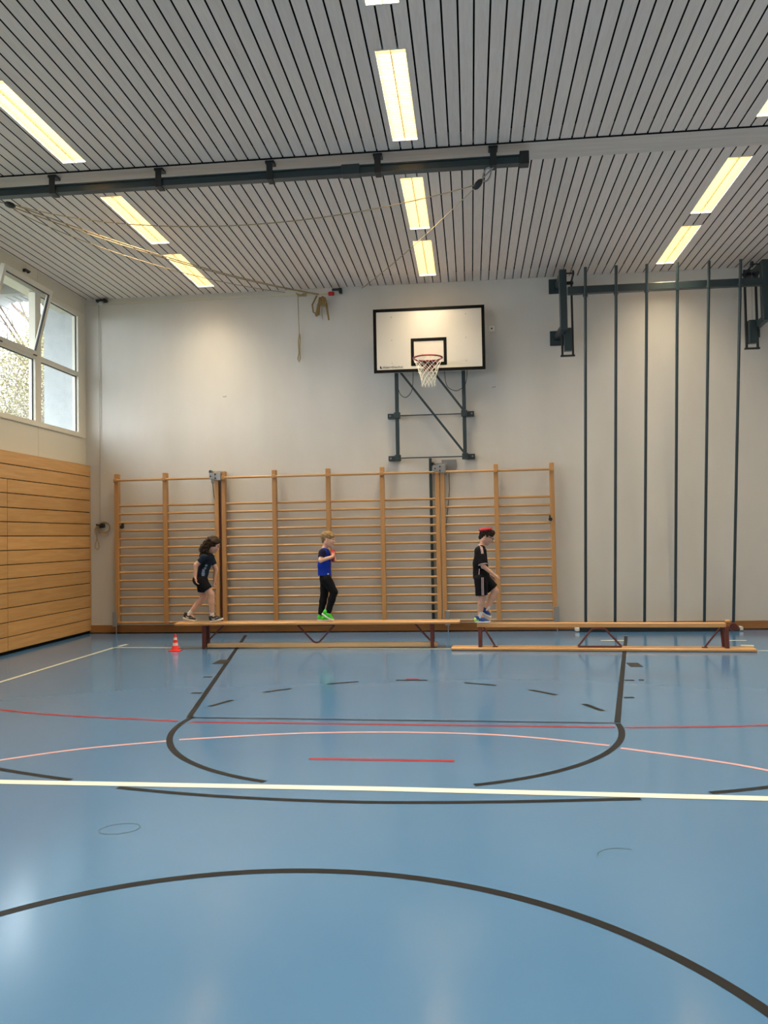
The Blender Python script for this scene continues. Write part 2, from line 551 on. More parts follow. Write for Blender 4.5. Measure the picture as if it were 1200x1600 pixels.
colname = {0: 'middle row', 1: 'left row', 2: 'right row'}
pos = ['end next to the end wall', 'second from the end wall', 'just before the beam', 'fourth from the end wall']
for j, (x0, x1) in enumerate(LX):
    for i, (y0, y1) in enumerate(LY):
        lamp(x0, x1, y0, y1, 'ceiling light, %s, %s' % (colname[j], pos[i]))
    for qi, q0 in enumerate((.12, -4.46, -9.04)):
        for a_, c_ in ((q0 + .11, q0 + 1.59), (q0 + 2.31, q0 + 3.89)):
            t = lamp(x0, x1, a_, c_, 'ceiling light, %s, %s bay towards the rear wall, %s' % (colname[j], ('first', 'second', 'third')[qi], 'near half' if a_ < q0 + 1 else 'far half'), False)

# ------------------------------------------------------------------ floor markings
def ribbon(pts, wd, m, name='court_line', z=.0016, closed=False):
    pts = [Vector((p[0], p[1])) for p in pts]; N = len(pts)
    vs = []; fs = []
    for i in range(N):
        if closed: d = (pts[(i + 1) % N] - pts[i - 1])
        else: d = pts[min(i + 1, N - 1)] - pts[max(i - 1, 0)]
        d.normalize(); n = Vector((-d.y, d.x)) * wd / 2
        a, c = pts[i] + n, pts[i] - n
        vs += [(a.x, a.y, z), (c.x, c.y, z)]
    for i in range(N if closed else N - 1):
        j = (i + 1) % N
        fs.append((2 * i, 2 * i + 1, 2 * j + 1, 2 * j))
    me = bpy.data.meshes.new(name); me.from_pydata(vs, [], fs); me.materials.append(m)
    bm = bmesh.new(); bm.from_mesh(me)
    for f in bm.faces:
        f.normal_update()
        if f.normal.z < 0: f.normal_flip()
    bm.to_mesh(me); bm.free()
    return link(name, me, floor)


def smooth_pts(p, n=8):
    out = []
    P_ = [p[0]] + list(p) + [p[-1]]
    for i in range(1, len(P_) - 2):
        for k in range(n):
            t = k / n; a, b_, c, d = [Vector(q[:2]) for q in P_[i - 1:i + 3]]
            out.append(tuple(.5 * ((2 * b_) + (c - a) * t + (2 * a - 5 * b_ + 4 * c - d) * t * t + (3 * b_ - a - 3 * c + d) * t ** 3)))
    out.append(tuple(p[-1][:2]))
    return out


def arc(cx, cy, r, a0, a1, n=60):
    return [(cx + r * cos(radians(a0 + (a1 - a0) * i / n)), cy + r * sin(radians(a0 + (a1 - a0) * i / n))) for i in range(n + 1)]


ribbon([(-3.673, 13.25), (-2.494, 7.12)], .05, M['linek'])
ribbon([(2.275, 12.83), (1.153, 7.0)], .05, M['linek'])
ribbon(arc(-.664, 6.935, 1.815, 173, 248), .05, M['linek'])
ribbon(arc(-.664, 6.935, 1.815, 291, 361), .05, M['linek'])
ribbon([(-2.47, 7.112), (1.125, 6.985)], .042, M['linen'])
ribbon([(-2.424, 6.945), (1.105, 6.835)], .05, M['liner'])
ribbon(smooth_pts([(-6.2, 8.55), (-5.3, 7.83), (-4.418, 7.415), (-3.671, 7.179), (-2.54, 6.972)]), .045, M['liner'])
ribbon(smooth_pts([(1.186, 6.828), (1.801, 6.866), (2.315, 6.945), (3.2, 7.2), (4.3, 7.8)]), .045, M['liner'])
ribbon(smooth_pts([(-4.6, 4.5), (-3.9, 5.25), (-3.392, 5.691), (-2.934, 6.03), (-2.372, 6.283)]), .04, M['linep'])
ribbon(smooth_pts([(-2.295, 6.326), (-1.485, 6.545), (-.723, 6.62), (.0, 6.58), (.45, 6.47), (.969, 6.25)]), .04, M['linep'])
ribbon(smooth_pts([(1.038, 6.181), (1.539, 5.89), (1.871, 5.64), (2.6, 4.95)]), .04, M['linep'])
ribbon([(-1.166, 5.807), (-.148, 5.79)], .05, M['liner'])
ribbon(smooth_pts([(-6.3, 7.9), (-5.2, 6.6), (-4.2, 5.9), (-3.258, 5.466), (-2.636, 5.236)]), .05, M['linek'])
ribbon(smooth_pts([(-2.25, 5.09), (-1.73, 4.975), (-1.15, 4.9), (-.54, 4.877), (.203, 4.926), (.947, 5.015)]), .05, M['linek'])
ribbon(smooth_pts([(1.376, 5.147), (1.748, 5.277), (2.8, 5.75), (4.0, 6.6)]), .05, M['linek'])
ribbon([(-6.45, 5.30), (-3.085, 5.174), (-.567, 5.135), (1.671, 5.05), (5.3, 4.93)], .085, M['linew'], z=.0024)
ribbon(arc(-.72, 2.055, 1.812, -170, 137, 120), .05, M['linek'])
ribbon([(-5.34, 2.0), (-5.292, 8.884), (-5.25, 11.78)], .05, M['linec'])
ribbon([(-5.25, 11.80), (-.3, 11.50), (3.762, 11.198), (5.3, 11.08)], .07, M['lineg'])
for a, c in (((-2.462, 7.593), (-2.332, 7.898)), ((-2.129, 8.296), (-1.886, 8.51)), ((-1.556, 8.773), (-1.242, 8.929)), ((-.841, 9.008), (-.501, 9.008)),
             ((-.102, 8.852), (.221, 8.703)), ((.549, 8.454), (.78, 8.188)), ((.984, 7.762), (1.109, 7.458))):
    ribbon([a, c], .055, M['linek'], 'court_dash')
for a, c, m_ in (((-3.053, 9.219), (-2.956, 9.219), 'linek'), ((-2.863, 8.256), (-2.756, 8.257), 'linek'), ((1.571, 9.008), (1.669, 9.008), 'linek'),
                 ((1.397, 8.067), (1.491, 8.068), 'linek'), ((-5.24, 11.93), (-5.205, 12.15), 'linew'), ((1.83, 12.35), (2.16, 12.33), 'linew'),
                 ((3.58, 12.28), (3.83, 12.26), 'linew'), ((-.74, 9.08), (-.60, 9.08), 'liner'), ((1.72, 9.03), (1.77, 9.02), 'linek')):
    ribbon([a, c], .06 if m_ == 'linew' else .06, M[m_], 'court_dash')
for cx, cy, w_, d_ in ((-3.19, 10.36, .155, .34), (1.87, 10.05, .14, .30)):
    MB().bbox(cx - w_ / 2, cx + w_ / 2, cy - d_ / 2, cy + d_ / 2, -.01, .003, .001).build('socket_cover', M['dark'], floor)
ribbon([(-1.92 + .10 * cos(t / 24 * 2 * pi) + .02 * sin(t / 24 * 2 * pi), 4.365 + .085 * sin(t / 24 * 2 * pi)) for t in range(24)], .006, M['scuff'], 'scuff_mark', .0012, True)
ribbon([(.69 + .12 * cos(radians(t)), 4.12 + .11 * sin(radians(t))) for t in range(60, 190, 8)], .005, M['scuff'], 'scuff_mark', .0012)

# ------------------------------------------------------------------ wall bars
YW = 13.52
RZ = [.19, .332, .47, .607, .745, .893, 1.031, 1.169, 1.307, 1.448, 1.593, 1.732, 1.870, 2.017, 2.155]
post_me = MB().bbox(-.035, .035, -.055, .045, 0, 2.515, .006).mesh('post', M['bars'])
rung_cache = {}


def wall_bars(label, posts, yaws=0):
    t = thing('wall_bars', label, 'wall bars', ((posts[0] + posts[-1]) / 2, YW, .135), 'ladder frames of wooden wall bars')
    cx = (posts[0] + posts[-1]) / 2
    for x in posts:
        link('post', post_me, t, (x - cx, 0, .045))
        for zz in (2.36, 1.9, 1.2, .6):
            pass
    for a, c in zip(posts[:-1], posts[1:]):
        L_ = c - a - .06
        key = round(L_, 3)
        if key not in rung_cache:
            prof = MB()
            ring = [(.020 * cos(2 * pi * k / 10), .024 * sin(2 * pi * k / 10)) for k in range(10)]
            vs = [(x, p[0] * .85, p[1] * .82) for x in (0, L_) for p in ring]
            prof.add(vs, [(k, (k + 1) % 10, 10 + (k + 1) % 10, 10 + k) for k in range(10)] + [tuple(range(10))[::-1], tuple(range(10, 20))])
            rung_cache[key] = prof.mesh('rung', M['rung'], True)
        for z in RZ: link('rung', rung_cache[key], t, (a + .03 - cx, -.005, z - .135))
        link('rung', rung_cache[key], t, (a + .03 - cx, -.075, 2.585 - .135))
    for x in posts:        # small cheeks that carry the forward top rung
        MB().bbox(x - .03, x + .03, YW - .10, YW - .05, 2.555, 2.615, .006).build('rung_cheek', M['bars'], t)
    return t


P1 = [-5.94, -5.095, -4.205]
P2 = [-4.085, -3.225, -2.325, -1.430, -.530]
P3 = [-.445, .414, 1.300]
t1 = wall_bars('two-field ladder of wooden wall bars nearest the window wall', P1)
t2 = wall_bars('wide four-field ladder of wooden wall bars in the middle', P2)
t3 = wall_bars('two-field ladder of wooden wall bars beside the climbing poles', P3)


def latch(x, z, label):
    t = thing('hinge_fitting', label, 'fitting', (x, YW, z))
    MB().bbox(x - .11, x - .02, YW - .105, YW - .095, z - .045, z + .06, .004).build('side_plate', M['galv'], t)
    MB().bbox(x - .13, x + .11, YW + .06, YW + .075, z - .10, z + .10, .004).build('back_plate', M['galv'], t)
    MB().bbox(x - .02, x + .09, YW - .115, YW - .06, z - .07, z + .065, .008).build('clasp', M['galv'], t)
    for bx_, bz_ in ((.0, .03), (.0, -.035), (-.08, .0)): MB().lathe([(0, -.01), (.013, -.01), (.013, 0), (0, 0)], (x + bx_, YW - .115, z + bz_), 8, 'y').build('bolt', M['dark'], t)
    m_ = MB(); m_.tube([(x + .06, YW - .10, z - .07), (x + .06, YW - .10, z + .06)], .014, 8)
    m_.build('hinge_pin', M['galv'], t, True)
    m_ = MB(); m_.tube([(x - .12, YW - .0, z + .085), (x - .12, YW + .05, z + .085)], .03, 8); m_.tube([(x - .12, YW - .02, z + .085), (x - .02, YW - .02, z + .04)], .012, 6)
    m_.build('bolt', M['dark'], t, True)
    return t


latch(-4.20, 2.61, 'galvanised hinge fitting joining left and middle wall bars')
latch(-.48, 2.64, 'galvanised hinge fitting right of the dark steel post')
MB().bbox(-.46, -.22, YF - .03, YF - .004, 2.60, 2.80, .004).build('wall_plate', M['galv'], bpy.data.objects['hinge_fitting.001'])
for x, z, lb in ((-5.97, .24, 'galvanised foot bracket on the leftmost wall bar post'), (1.33, .27, 'galvanised foot bracket on the rightmost wall bar post'), (-.40, .22, 'galvanised foot bracket between middle and right wall bars')):
    t = thing('foot_bracket', lb, 'fitting', (x, YW, 0))
    MB().bbox(x - .045, x + .03, YW - .065, YW - .057, z - .11, z + .13, .003).bbox(x - .05, x - .042, YW - .06, YW + .05, z - .11, z + .13, .003).build('bracket_plate', M['galv'], t)
    MB().tube([(x, YW - .02, .001), (x, YW - .02, z)], .008, 8).build('foot_pin', M['galv'], t, True)
for x, z, lb in ((-5.84, 1.80, 'small dark clamp on the leftmost wall bar post'), (1.26, 1.79, 'small dark clamp on the rightmost wall bar post')):
    o = MB().lathe([(.0, -.03), (.028, -.03), (.034, 0), (.028, .03), (0, .03)], (x, YW - .06, z), 10, 'y').bbox(x - .02, x + .02, YW - .05, YW - .02, z + .0, z + .06, .004).build('clamp', M['dark'], smooth=True)
    tag(o, lb, 'clamp')
o = MB().bbox(-.665, -.62, YF - .06, YF, .135, 2.83, .004).build('steel_post', M['steel'])
tag(o, 'slim dark steel post on wall behind the wall bars', 'post')
o = MB().bbox(-4.155, -4.125, YW - .02, YW + .08, .15, 2.52, .003).build('hinge_strip', M['rust'])
tag(o, 'dark brown strip in the gap between left and middle wall bars', 'strip')
for pts, lb in (([(-4.29, 13.55, 2.52), (-4.28, 13.57, 2.3), (-4.25, 13.58, 2.1), (-4.24, 13.6, 1.9)], 'thin cord hanging from the left hinge fitting'),
                ([(-.34, 13.6, 2.6), (-.34, 13.62, 2.3), (-.36, 13.62, 2.1), (-.42, 13.62, 1.6), (-.45, 13.62, 1.3)], 'thin cord hanging from the right hinge fitting')):
    tag(MB().tube(pts, .006, 6).build('cord', M['dark'], smooth=True), lb, 'cord')

# ------------------------------------------------------------------ basketball backboard
t = thing('backboard', 'white rectangular basketball backboard with black border on steel wall frame', 'backboard', (-.61, 13.32, 4.2))
bx0, bx1, bz0, bz1, by = -1.512, .284, 4.203, 5.244, 13.32
MB().bbox(bx0, bx1, by, by + .03, bz0, bz1, .003).build('board', M['boardw'], t)
m_ = MB(); w_ = .05
for a in ((bx0, bx1, bz1 - w_, bz1), (bx0, bx1, bz0, bz0 + w_), (bx0, bx0 + w_, bz0 + w_, bz1 - w_), (bx1 - w_, bx1, bz0 + w_, bz1 - w_)):
    m_.box(a[0], a[1], by - .003, by + .001, a[2], a[3])
m_.build('border', M['black'], t)
m_ = MB(); ix0, ix1, iz0, iz1 = -.907, -.330, 4.300, 4.746
for a in ((ix0, ix1, iz1 - w_, iz1), (ix0, ix1, iz0, iz0 + w_), (ix0, ix0 + w_, iz0 + w_, iz1 - w_), (ix1 - w_, ix1, iz0 + w_, iz1 - w_)):
    m_.box(a[0], a[1], by - .003, by + .001, a[2], a[3])
m_.build('target_square', M['black'], t)
for x in (-1.215, -.019):
    for z in (5.108, 4.729, 4.356):
        MB().lathe([(.0, -.006), (.008, -.006), (.008, 0)], (x, by, z), 8, 'y').build('bolt', M['galv'], t)
# maker's mark on the board
tc_ = bpy.data.curves.new('maker_mark', 'FONT'); tc_.body = 'Alder+Eisenhut'; tc_.size = .052; tc_.extrude = .0005
to = bpy.data.objects.new('maker_mark', tc_); COL.objects.link(to); to.rotation_euler = (pi / 2, 0, 0)
to.location = Vector((-1.365, by - .002, 4.277)) - t.location; to.parent = t
tc_.materials.append(M['dark'])
bpy.context.view_layer.update()
mm_ = bpy.data.meshes.new_from_object(to.evaluated_get(bpy.context.evaluated_depsgraph_get()))
for v in mm_.vertices: v.co = Vector((v.co.x, -v.co.z, v.co.y))
loc_ = to.location.copy(); bpy.data.objects.remove(to); mm_.name = 'maker_mark'
mo_ = link('maker_mark', mm_, t, loc_)
m_ = MB(); m_.add([(-1.412, by - .002, 4.275), (-1.375, by - .002, 4.275), (-1.393, by - .002, 4.300), (-1.405, by - .002, 4.325), (-1.415, by - .002, 4.30)], [(0, 1, 2, 3, 4)])
m_.build('maker_emblem', M['dark'], t)
# steel frame behind
ft = 13.52
fr = MB()
fr.bbox(-1.195, -1.135, ft - .03, ft + .03, 2.80, 5.1, .004); fr.bbox(-.102, -.042, ft - .03, ft + .03, 2.80, 5.1, .004)
for z in (4.35, 4.73, 5.08): fr.bbox(-1.3, .1, 13.352, 13.49, z - .02, z + .02, .004)
fro = fr.build('frame', M['steel'], t)
m_ = MB(); m_.beam((-1.12, ft - .03, 4.27), (-.075, ft - .03, 2.88), .035, .035); m_.build('diagonal_brace', M['steel'], t)
m_ = MB(); m_.beam((-.56, ft - .03, 4.23), (-.085, ft - .03, 3.585), .035, .035); m_.build('diagonal_brace', M['steel'], t)
for z in (3.535, 2.838):
    m_ = MB(); m_.tube([(-1.16, ft + .02, z), (-.07, ft + .02, z)], .010, 8); m_.build('cross_rod', M['steel'], t, True)
    for s_, x in ((-1, -1.165), (1, -.072)):
        m_ = MB(); m_.bbox(min(x, x + s_ * .14) - .02, max(x, x + s_ * .14) + .02, ft + .03, YF, z - .04, z + .04, .004)
        m_.bbox(x - .05, x + .05, ft - .04, ft + .035, z - .05, z + .05, .004)
        p_ = m_.build('wall_clamp', M['steel'], t)
        m_ = MB(); m_.lathe([(0, -.012), (.014, -.012), (.014, 0), (0, 0)], (x + s_ * .12, ft + .03, z), 8, 'y'); m_.build('bolt', M['galv'], p_)
for pts in ([(-1.13, 13.5, 3.95), (-1.10, 13.5, 3.87), (-1.02, 13.5, 3.82), (-.94, 13.5, 3.88), (-.90, 13.5, 4.0), (-.885, 13.5, 4.3)],
            [(-.375, 13.5, 4.3), (-.365, 13.5, 4.08), (-.32, 13.5, 3.96), (-.20, 13.5, 3.90), (-.09, 13.5, 3.95), (-.03, 13.5, 4.05), (-.005, 13.5, 4.3)]):
    m_ = MB(); q = [(a, .0, c) for a, _, c in pts]
    sp = smooth_pts([(a, c) for a, _, c in pts], 6)
    m_.tube([(a, 13.47, c) for a, c in sp], .006, 6); m_.build('cable', M['dark'], t, True)
# ring
rc_ = Vector((-.617, 12.93, 4.335)); RR = .225
m_ = MB(); m_.tube([(rc_.x + RR * cos(2 * pi * k / 40), rc_.y + RR * sin(2 * pi * k / 40), rc_.z) for k in range(40)], .0125, 8, closed=True)
ring = m_.build('ring', M['hoop'], t, True)
m_ = MB()
m_.add([(-.70, by - .004, 4.36), (-.535, by - .004, 4.36), (-.535, by - .004, 4.20), (-.70, by - .004, 4.20), (-.70, by - .016, 4.36), (-.535, by - .016, 4.36), (-.535, by - .016, 4.20), (-.70, by - .016, 4.20)],
       [(0, 1, 2, 3), (7, 6, 5, 4), (0, 4, 5, 1), (1, 5, 6, 2), (2, 6, 7, 3), (3, 7, 4, 0)])
for s_ in (-1, 1):       # side gussets from plate to ring
    x = rc_.x + s_ * .06
    m_.add([(x - .004, by - .01, 4.35), (x + .004, by - .01, 4.35), (x + .004, by - .01, 4.215), (x - .004, by - .01, 4.215),
            (x - .004 + s_ * .1, rc_.y + .16, 4.34), (x + .004 + s_ * .1, rc_.y + .16, 4.34), (x + .004 + s_ * .1, rc_.y + .16, 4.32), (x - .004 + s_ * .1, rc_.y + .16, 4.32)],
           [(0, 1, 2, 3), (7, 6, 5, 4), (0, 4, 5, 1), (1, 5, 6, 2), (2, 6, 7, 3), (3, 7, 4, 0)])
m_.add([(-.70, by - .01, 4.345), (-.535, by - .01, 4.345), (rc_.x + .16, rc_.y + .16, 4.338), (rc_.x - .16, rc_.y + .16, 4.338),
        (-.70, by - .01, 4.335), (-.535, by - .01, 4.335), (rc_.x + .16, rc_.y + .16, 4.328), (rc_.x - .16, rc_.y + .16, 4.328)],
       [(0, 1, 2, 3), (7, 6, 5, 4), (0, 4, 5, 1), (1, 5, 6, 2), (2, 6, 7, 3), (3, 7, 4, 0)])
m_.build('ring_bracket', M['hoop'], t)
m_ = MB(); NL = 12; rows = 8
def netp(k, r):          # knot position
    f_ = r / rows
    rad = .225 * (1 - f_) ** 1.5 * .54 + .104 + (.004 if r == rows else 0)
    z = rc_.z - .01 - .40 * f_
    a = 2 * pi * (k + (.5 if r % 2 else 0)) / NL
    return (rc_.x + rad * cos(a), rc_.y + rad * sin(a), z)
for r in range(rows):
    for k in range(NL):
        if r % 2 == 0: nb = [(k, r + 1), (k - 1, r + 1)]
        else: nb = [(k, r + 1), (k + 1, r + 1)]
        for q in nb: m_.tube([netp(k, r), netp(*q)], .0036, 5, cap=False)
for k in range(NL):
    a = netp(k, rows); m_.tube([a, (a[0] * 1.0, a[1], a[2] - .028)], .007, 5)
m_.build('net', M['net'], t)

# small things on the end wall
o = MB().bbox(.36, .448, YF - .035, YF, 4.885, 4.975, .006).build('socket_box', M['white']); tag(o, 'small white square box on wall right of backboard', 'socket')
MB().lathe([(0, -.005), (.014, -.005), (.014, 0)], (.404, YF - .035, 4.93), 10, 'y').build('socket_hole', M['dark'], o)
for x, z, lb in ((-4.09, 3.973, 'tiny screw hook on wall above the second wall bar post'), (.42, 3.97, 'tiny screw hook on wall right of the backboard frame'), (-2.36, 5.43, 'tiny screw hook beside the hanging webbing bundle')):
    o = MB().tube([(x - .03, YF, z), (x - .03, YF - .03, z), (x + .02, YF - .035, z - .005), (x + .02, YF - .035, z + .015)], .006, 6).build('wall_hook', M['galv'], smooth=True); tag(o, lb, 'hook')

# pull cord with bracket and cleat near the window corner
t = thing('cord_bracket', 'black bracket with white pulley high in the window corner', 'bracket', (-6.24, 13.6, 5.7))
MB().bbox(-6.33, -6.15, 13.58, 13.60, 5.685, 5.715, .003).bbox(-6.20, -6.15, 13.60, 13.669, 5.67, 5.73, .003).bbox(-6.33, -6.29, 13.6, 13.669, 5.68, 5.72, .003).build('bracket_arm', M['dark'], t)
MB().lathe([(0, -.012), (.038, -.012), (.030, 0), (.038, .012), (0, .012)], (-6.262, 13.63, 5.655), 14, 'y').build('pulley_wheel', M['white'], t, True)
o = MB().tube([(-6.300, 13.635, 5.65), (-6.300, 13.645, 3.2), (-6.300, 13.63, 1.87)], .006, 6).build('pull_cord', M['cord'], smooth=True)
tag(o, 'long thin cord hanging down the end wall by the window corner', 'cord')
t = thing('cord_cleat', 'black wall cleat holding coiled beige cord beside leftmost wall bars', 'cleat', (-6.27, 13.64, 1.82))
MB().bbox(-6.31, -6.225, YF - .06, YF, 1.795, 1.865, .004).tube([(-6.36, YF - .07, 1.85), (-6.22, YF - .07, 1.83)], .012, 8).build('cleat_body', M['dark'], t)
m_ = MB()
for k in range(4):
    r_ = .085 + .006 * k
    m_.tube([(-6.22 + r_ * cos(2 * pi * j / 22), YF - .035 - .008 * k, 1.80 + r_ * .92 * sin(2 * pi * j / 22)) for j in range(22)], .006, 5, closed=True)
m_.build('coiled_cord', M['rope'], t, True)
m_ = MB()
for k in range(5):
    x = -6.375 + .02 * k
    m_.tube([(x + .03, YF - .04, 1.85), (x - .02, YF - .05, 1.77), (x - .01 + .01 * k, YF - .04, 1.68 + .01 * k)], .006, 5)
m_.tube([(-6.36, YF - .04, 1.70), (-6.362, YF - .03, 1.60), (-6.395, YF - .03, 1.52), (-6.40, YF - .03, 1.46), (-6.36, YF - .03, 1.425), (-6.325, YF - .03, 1.46), (-6.33, YF - .03, 1.53), (-6.36, YF - .03, 1.60)], .006, 6)
m_.build('cord_end', M['rope'], t, True)

# ------------------------------------------------------------------ climbing poles
t = thing('climbing_pole_frame', 'dark steel frame of six tall climbing poles on the end wall', 'climbing poles', (2.9, 13.4, 0))
bot = [1.803, 2.261, 2.716, 3.188, 3.630, 4.070]
for i, x in enumerate(bot):
    x = x * .985 if False else x - .02
    yb_, yt = YF - .21, 12.72
    xb = x * (yb_ / (YF - .1)); xt = [1.800, 2.255, 2.706, 3.152, 3.607, 4.062][i]
    p_ = MB().tube([(xb, yb_, .075), (xt, yt, 5.575)], .0225, 12).build('pole', M['steel'], t, True)
    zr = 5.155 + .012 * i
    fr_ = (zr - .075) / 5.5
    MB().tube([(xb + (xt - xb) * fr_, yb_ + (yt - yb_) * fr_, zr - .015), (xb + (xt - xb) * fr_, yb_ + (yt - yb_) * fr_, zr + .015)], .036, 12).build('collar', M['steel'], p_, True)
MB().bbox(1.55, 4.45, 12.83, 12.93, 5.215, 5.325, .004).build('top_beam', M['steel'], t)
MB().bbox(1.67, 4.09, YF - .26, YF - .14, .003, .075, .006).build('bottom_rail', M['dark'], t)
for x0, x1 in ((1.60, 1.67), (4.09, 4.155)):
    MB().bbox(x0, x1, YF - .255, YF - .145, .008, .07, .012).build('end_cap', M['white'], t)
for x, s_ in ((1.485, 1), (4.475, -1)):
    m_ = MB(); m_.bbox(x - .055, x + .055, 12.90, 13.02, 4.70, 5.62, .01)
    m_.bbox(x - .045, x + .045, 13.0, YF, 5.52, 5.62, .006)
    m_.beam((x, 12.97, 4.74), (x - s_ * .03, YF, 4.735), .085, .085)
    m_.build('swing_arm', M['steel'], t)
    for z in (5.58, 4.73):
        px = x - s_ * .03
        MB().bbox(px - .115, px + .115, YF - .02, YF, z - .12, z + .12, .004).build('wall_plate', M['steel'], t)
    gx0, gx1 = x + s_ * .01, x + s_ * .175
    for gx in (gx0, gx1):
        MB().bbox(gx - .016, gx + .016, 13.30, 13.335, 4.36, 5.56, .003).build('guide_rod', M['dark'], t)
    MB().bbox(min(gx0, gx1) - .03, max(gx0, gx1) + .03, 13.295, 13.34, 4.352, 4.378, .003).build('guide_crossbar', M['dark'], t)
    MB().bbox(min(gx0, gx1) - .03, max(gx0, gx1) + .03, 13.295, 13.34, 5.50, 5.545, .003).build('guide_crossbar', M['dark'], t)
    MB().bbox(min(gx0, gx1) + .03, max(gx0, gx1) - .018, 13.26, 13.37, 4.44, 4.80, .006).build('counterweight', M['steel'], t)
    m_ = MB(); m_.tube([(x + s_ * .085, 13.3, 4.80), (x + s_ * .085, 13.25, 5.55)], .004, 5); m_.build('counterweight_cable', M['galv'], t, True)
    wx = x + s_ * .165
    wh = MB(); wh.lathe([(.0, -.012), (.05, -.012), (.042, 0), (.05, .012), (0, .012)], (wx, 13.0, 5.60 - .02), 18, 'x')
    wh.build('pulley_wheel', M['dark'], t, True)
    m_ = MB(); m_.tube([(x, 13.0, 5.58), (wx + s_ * .02, 13.0, 5.58)], .012, 8); m_.tube([(wx, 13.0, 5.56), (gx1, 13.3, 5.53)], .016, 8)
    m_.beam((gx0, 13.31, 5.5), (x, 13.1, 5.56), .05, .05); m_.build('pulley_arm', M['dark'], t)

# ------------------------------------------------------------------ ring rail on the ceiling beam
t = thing('ring_rail', 'dark steel rail bolted along the ceiling beam', 'rail', (-3, 8.95, 5.55))
MB().box(-6.5, .60, 8.92, 8.98, 5.535, 5.615).box(-6.5, .62, 8.90, 9.0, 5.528, 5.542).box(-6.5, .62, 8.90, 9.0, 5.608, 5.622).build('rail_beam', M['steel'], t)
MB().bbox(.60, .70, 8.89, 9.01, 5.515, 5.655, .004).build('rail_stop', M['dark'], t)
for x in (-5.9, -4.65, -3.40, -2.13, -.93, .32):
    MB().bbox(x - .035, x + .035, 8.885, 8.895, 5.52, 5.70, .003).bbox(x - .035, x + .035, 8.885, 9.02, 5.515, 5.527, .003).bbox(x - .05, x + .05, 8.885, 9.0, 5.70, 5.73, .003).build('rail_clamp', M['dark'], t)
MB().bbox(-1.33, -1.13, 8.885, 9.01, 5.52, 5.63, .004).build('rail_splice', M['steel'], t)

# ropes, pulleys
def bez_rope(pts, r, label, n=10):
    P_ = [pts[0]] + pts + [pts[-1]]
    out = []
    for i in range(1, len(P_) - 2):
        for k in range(n):
            tt = k / n; a, b_, c, d = [Vector(q) for q in P_[i - 1:i + 3]]
            out.append(.5 * ((2 * b_) + (c - a) * tt + (2 * a - 5 * b_ + 4 * c - d) * tt * tt + (3 * b_ - a - 3 * c + d) * tt ** 3))
    out.append(Vector(pts[-1]))
    o = MB().tube(out, r, 6).build('rope', M['rope'], smooth=True)
    return tag(o, label, 'rope')


def sag(a, b_, s_, n=24, bias=1.0):
    a = Vector(a); b_ = Vector(b_)
    return [tuple(a.lerp(b_, i / n) - Vector((0, 0, s_ * 4 * ((i / n) ** bias) * (1 - (i / n) ** bias)))) for i in range(n + 1)]


PL = Vector((-5.19, 8.95, 5.44)); PR = Vector((.153, 8.95, 5.344)); BW = Vector((-2.25, 13.6, 5.63))
def pulley(c, d, up, label):
    t = thing('pulley_block', label, 'pulley', c)
    d = Vector(d).normalized()
    m_ = MB(); m_.tube([c - d * .065, c - d * .04, c, c + d * .04, c + d * .065], [.012, .03, .036, .03, .012], 10)
    m_.build('pulley_shell', M['dark'], t, True)
    m_ = MB(); m_.tube([c - d * .06, up], .008, 6)
    m_.build('hanging_link', M['galv'], t, True)
    if label.startswith('black pulley block under'):
        m_ = MB(); q = up.lerp(c, .42); m_.tube([q + Vector((.05 * cos(a) * .8 + .0, 0, .075 * sin(a))) + Vector((0.02 * sin(a), 0, 0)) for a in [2 * pi * k / 16 for k in range(16)]], .009, 6, closed=True)
        m_.build('carabiner', M['galv'], t, True)
    return t


pulley(PL, (1, .1, -.35), Vector((-5.6, 8.95, 5.56)), 'black pulley block at the far left of the ropes')
pulley(PR, (-.5, .1, -.6), Vector((.32, 8.95, 5.52)), 'black pulley block under the right end of the rail')
bez_rope(sag(PL + Vector((.05, 0, 0)), PR, .345, 24, .93), .0055, 'slack rope sagging between the two pulley blocks')
for dz, lb in ((0, 'upper strand of the rope pair from left pulley to wall'), (-.035, 'lower strand of the rope pair from left pulley to wall')):
    bez_rope(sag(PL + Vector((.05, 0, dz)), BW + Vector((-.2, 0, dz * .3)), .11), .0065, lb)
bez_rope(sag(PL + Vector((.05, 0, -.06)), (-3.0, 13.5, 5.655), .17, 24, .85), .005, 'thin rope from left pulley sagging lowest over the window side')
bez_rope(sag(PR, (-1.72, 13.6, 5.69), .05), .005, 'thin straight rope from right pulley to the end wall')
t = thing('rope_bracket', 'black bracket with red tag at the top of the end wall', 'bracket', (-2.13, 13.6, 5.68))
MB().bbox(-2.22, -2.06, 13.56, 13.60, 5.665, 5.70, .003).bbox(-2.11, -2.06, 13.58, YF, 5.63, 5.71, .003).build('bracket_arm', M['dark'], t)
MB().bbox(-2.285, -2.185, 13.56, 13.60, 5.585, 5.65, .012).build('red_tag', M['red'], t)['label'] = 'red plastic tag'
m_ = MB(); m_.tube([(-2.80, 13.58, 5.64), (-2.798, 13.6, 5.3), (-2.79, 13.6, 4.95)], .006, 6)
m_.tube([(-2.79, 13.6, 4.97), (-2.805, 13.6, 4.85), (-2.80, 13.6, 4.65), (-2.82, 13.6, 4.55), (-2.80, 13.6, 4.50), (-2.782, 13.6, 4.55), (-2.785, 13.6, 4.75), (-2.775, 13.6, 4.9), (-2.785, 13.6, 4.98)], .010, 6)
o = m_.build('rope_loop', M['rope'], smooth=True); tag(o, 'short rope hanging on the wall with a loop at its end', 'rope')
m_ = MB()
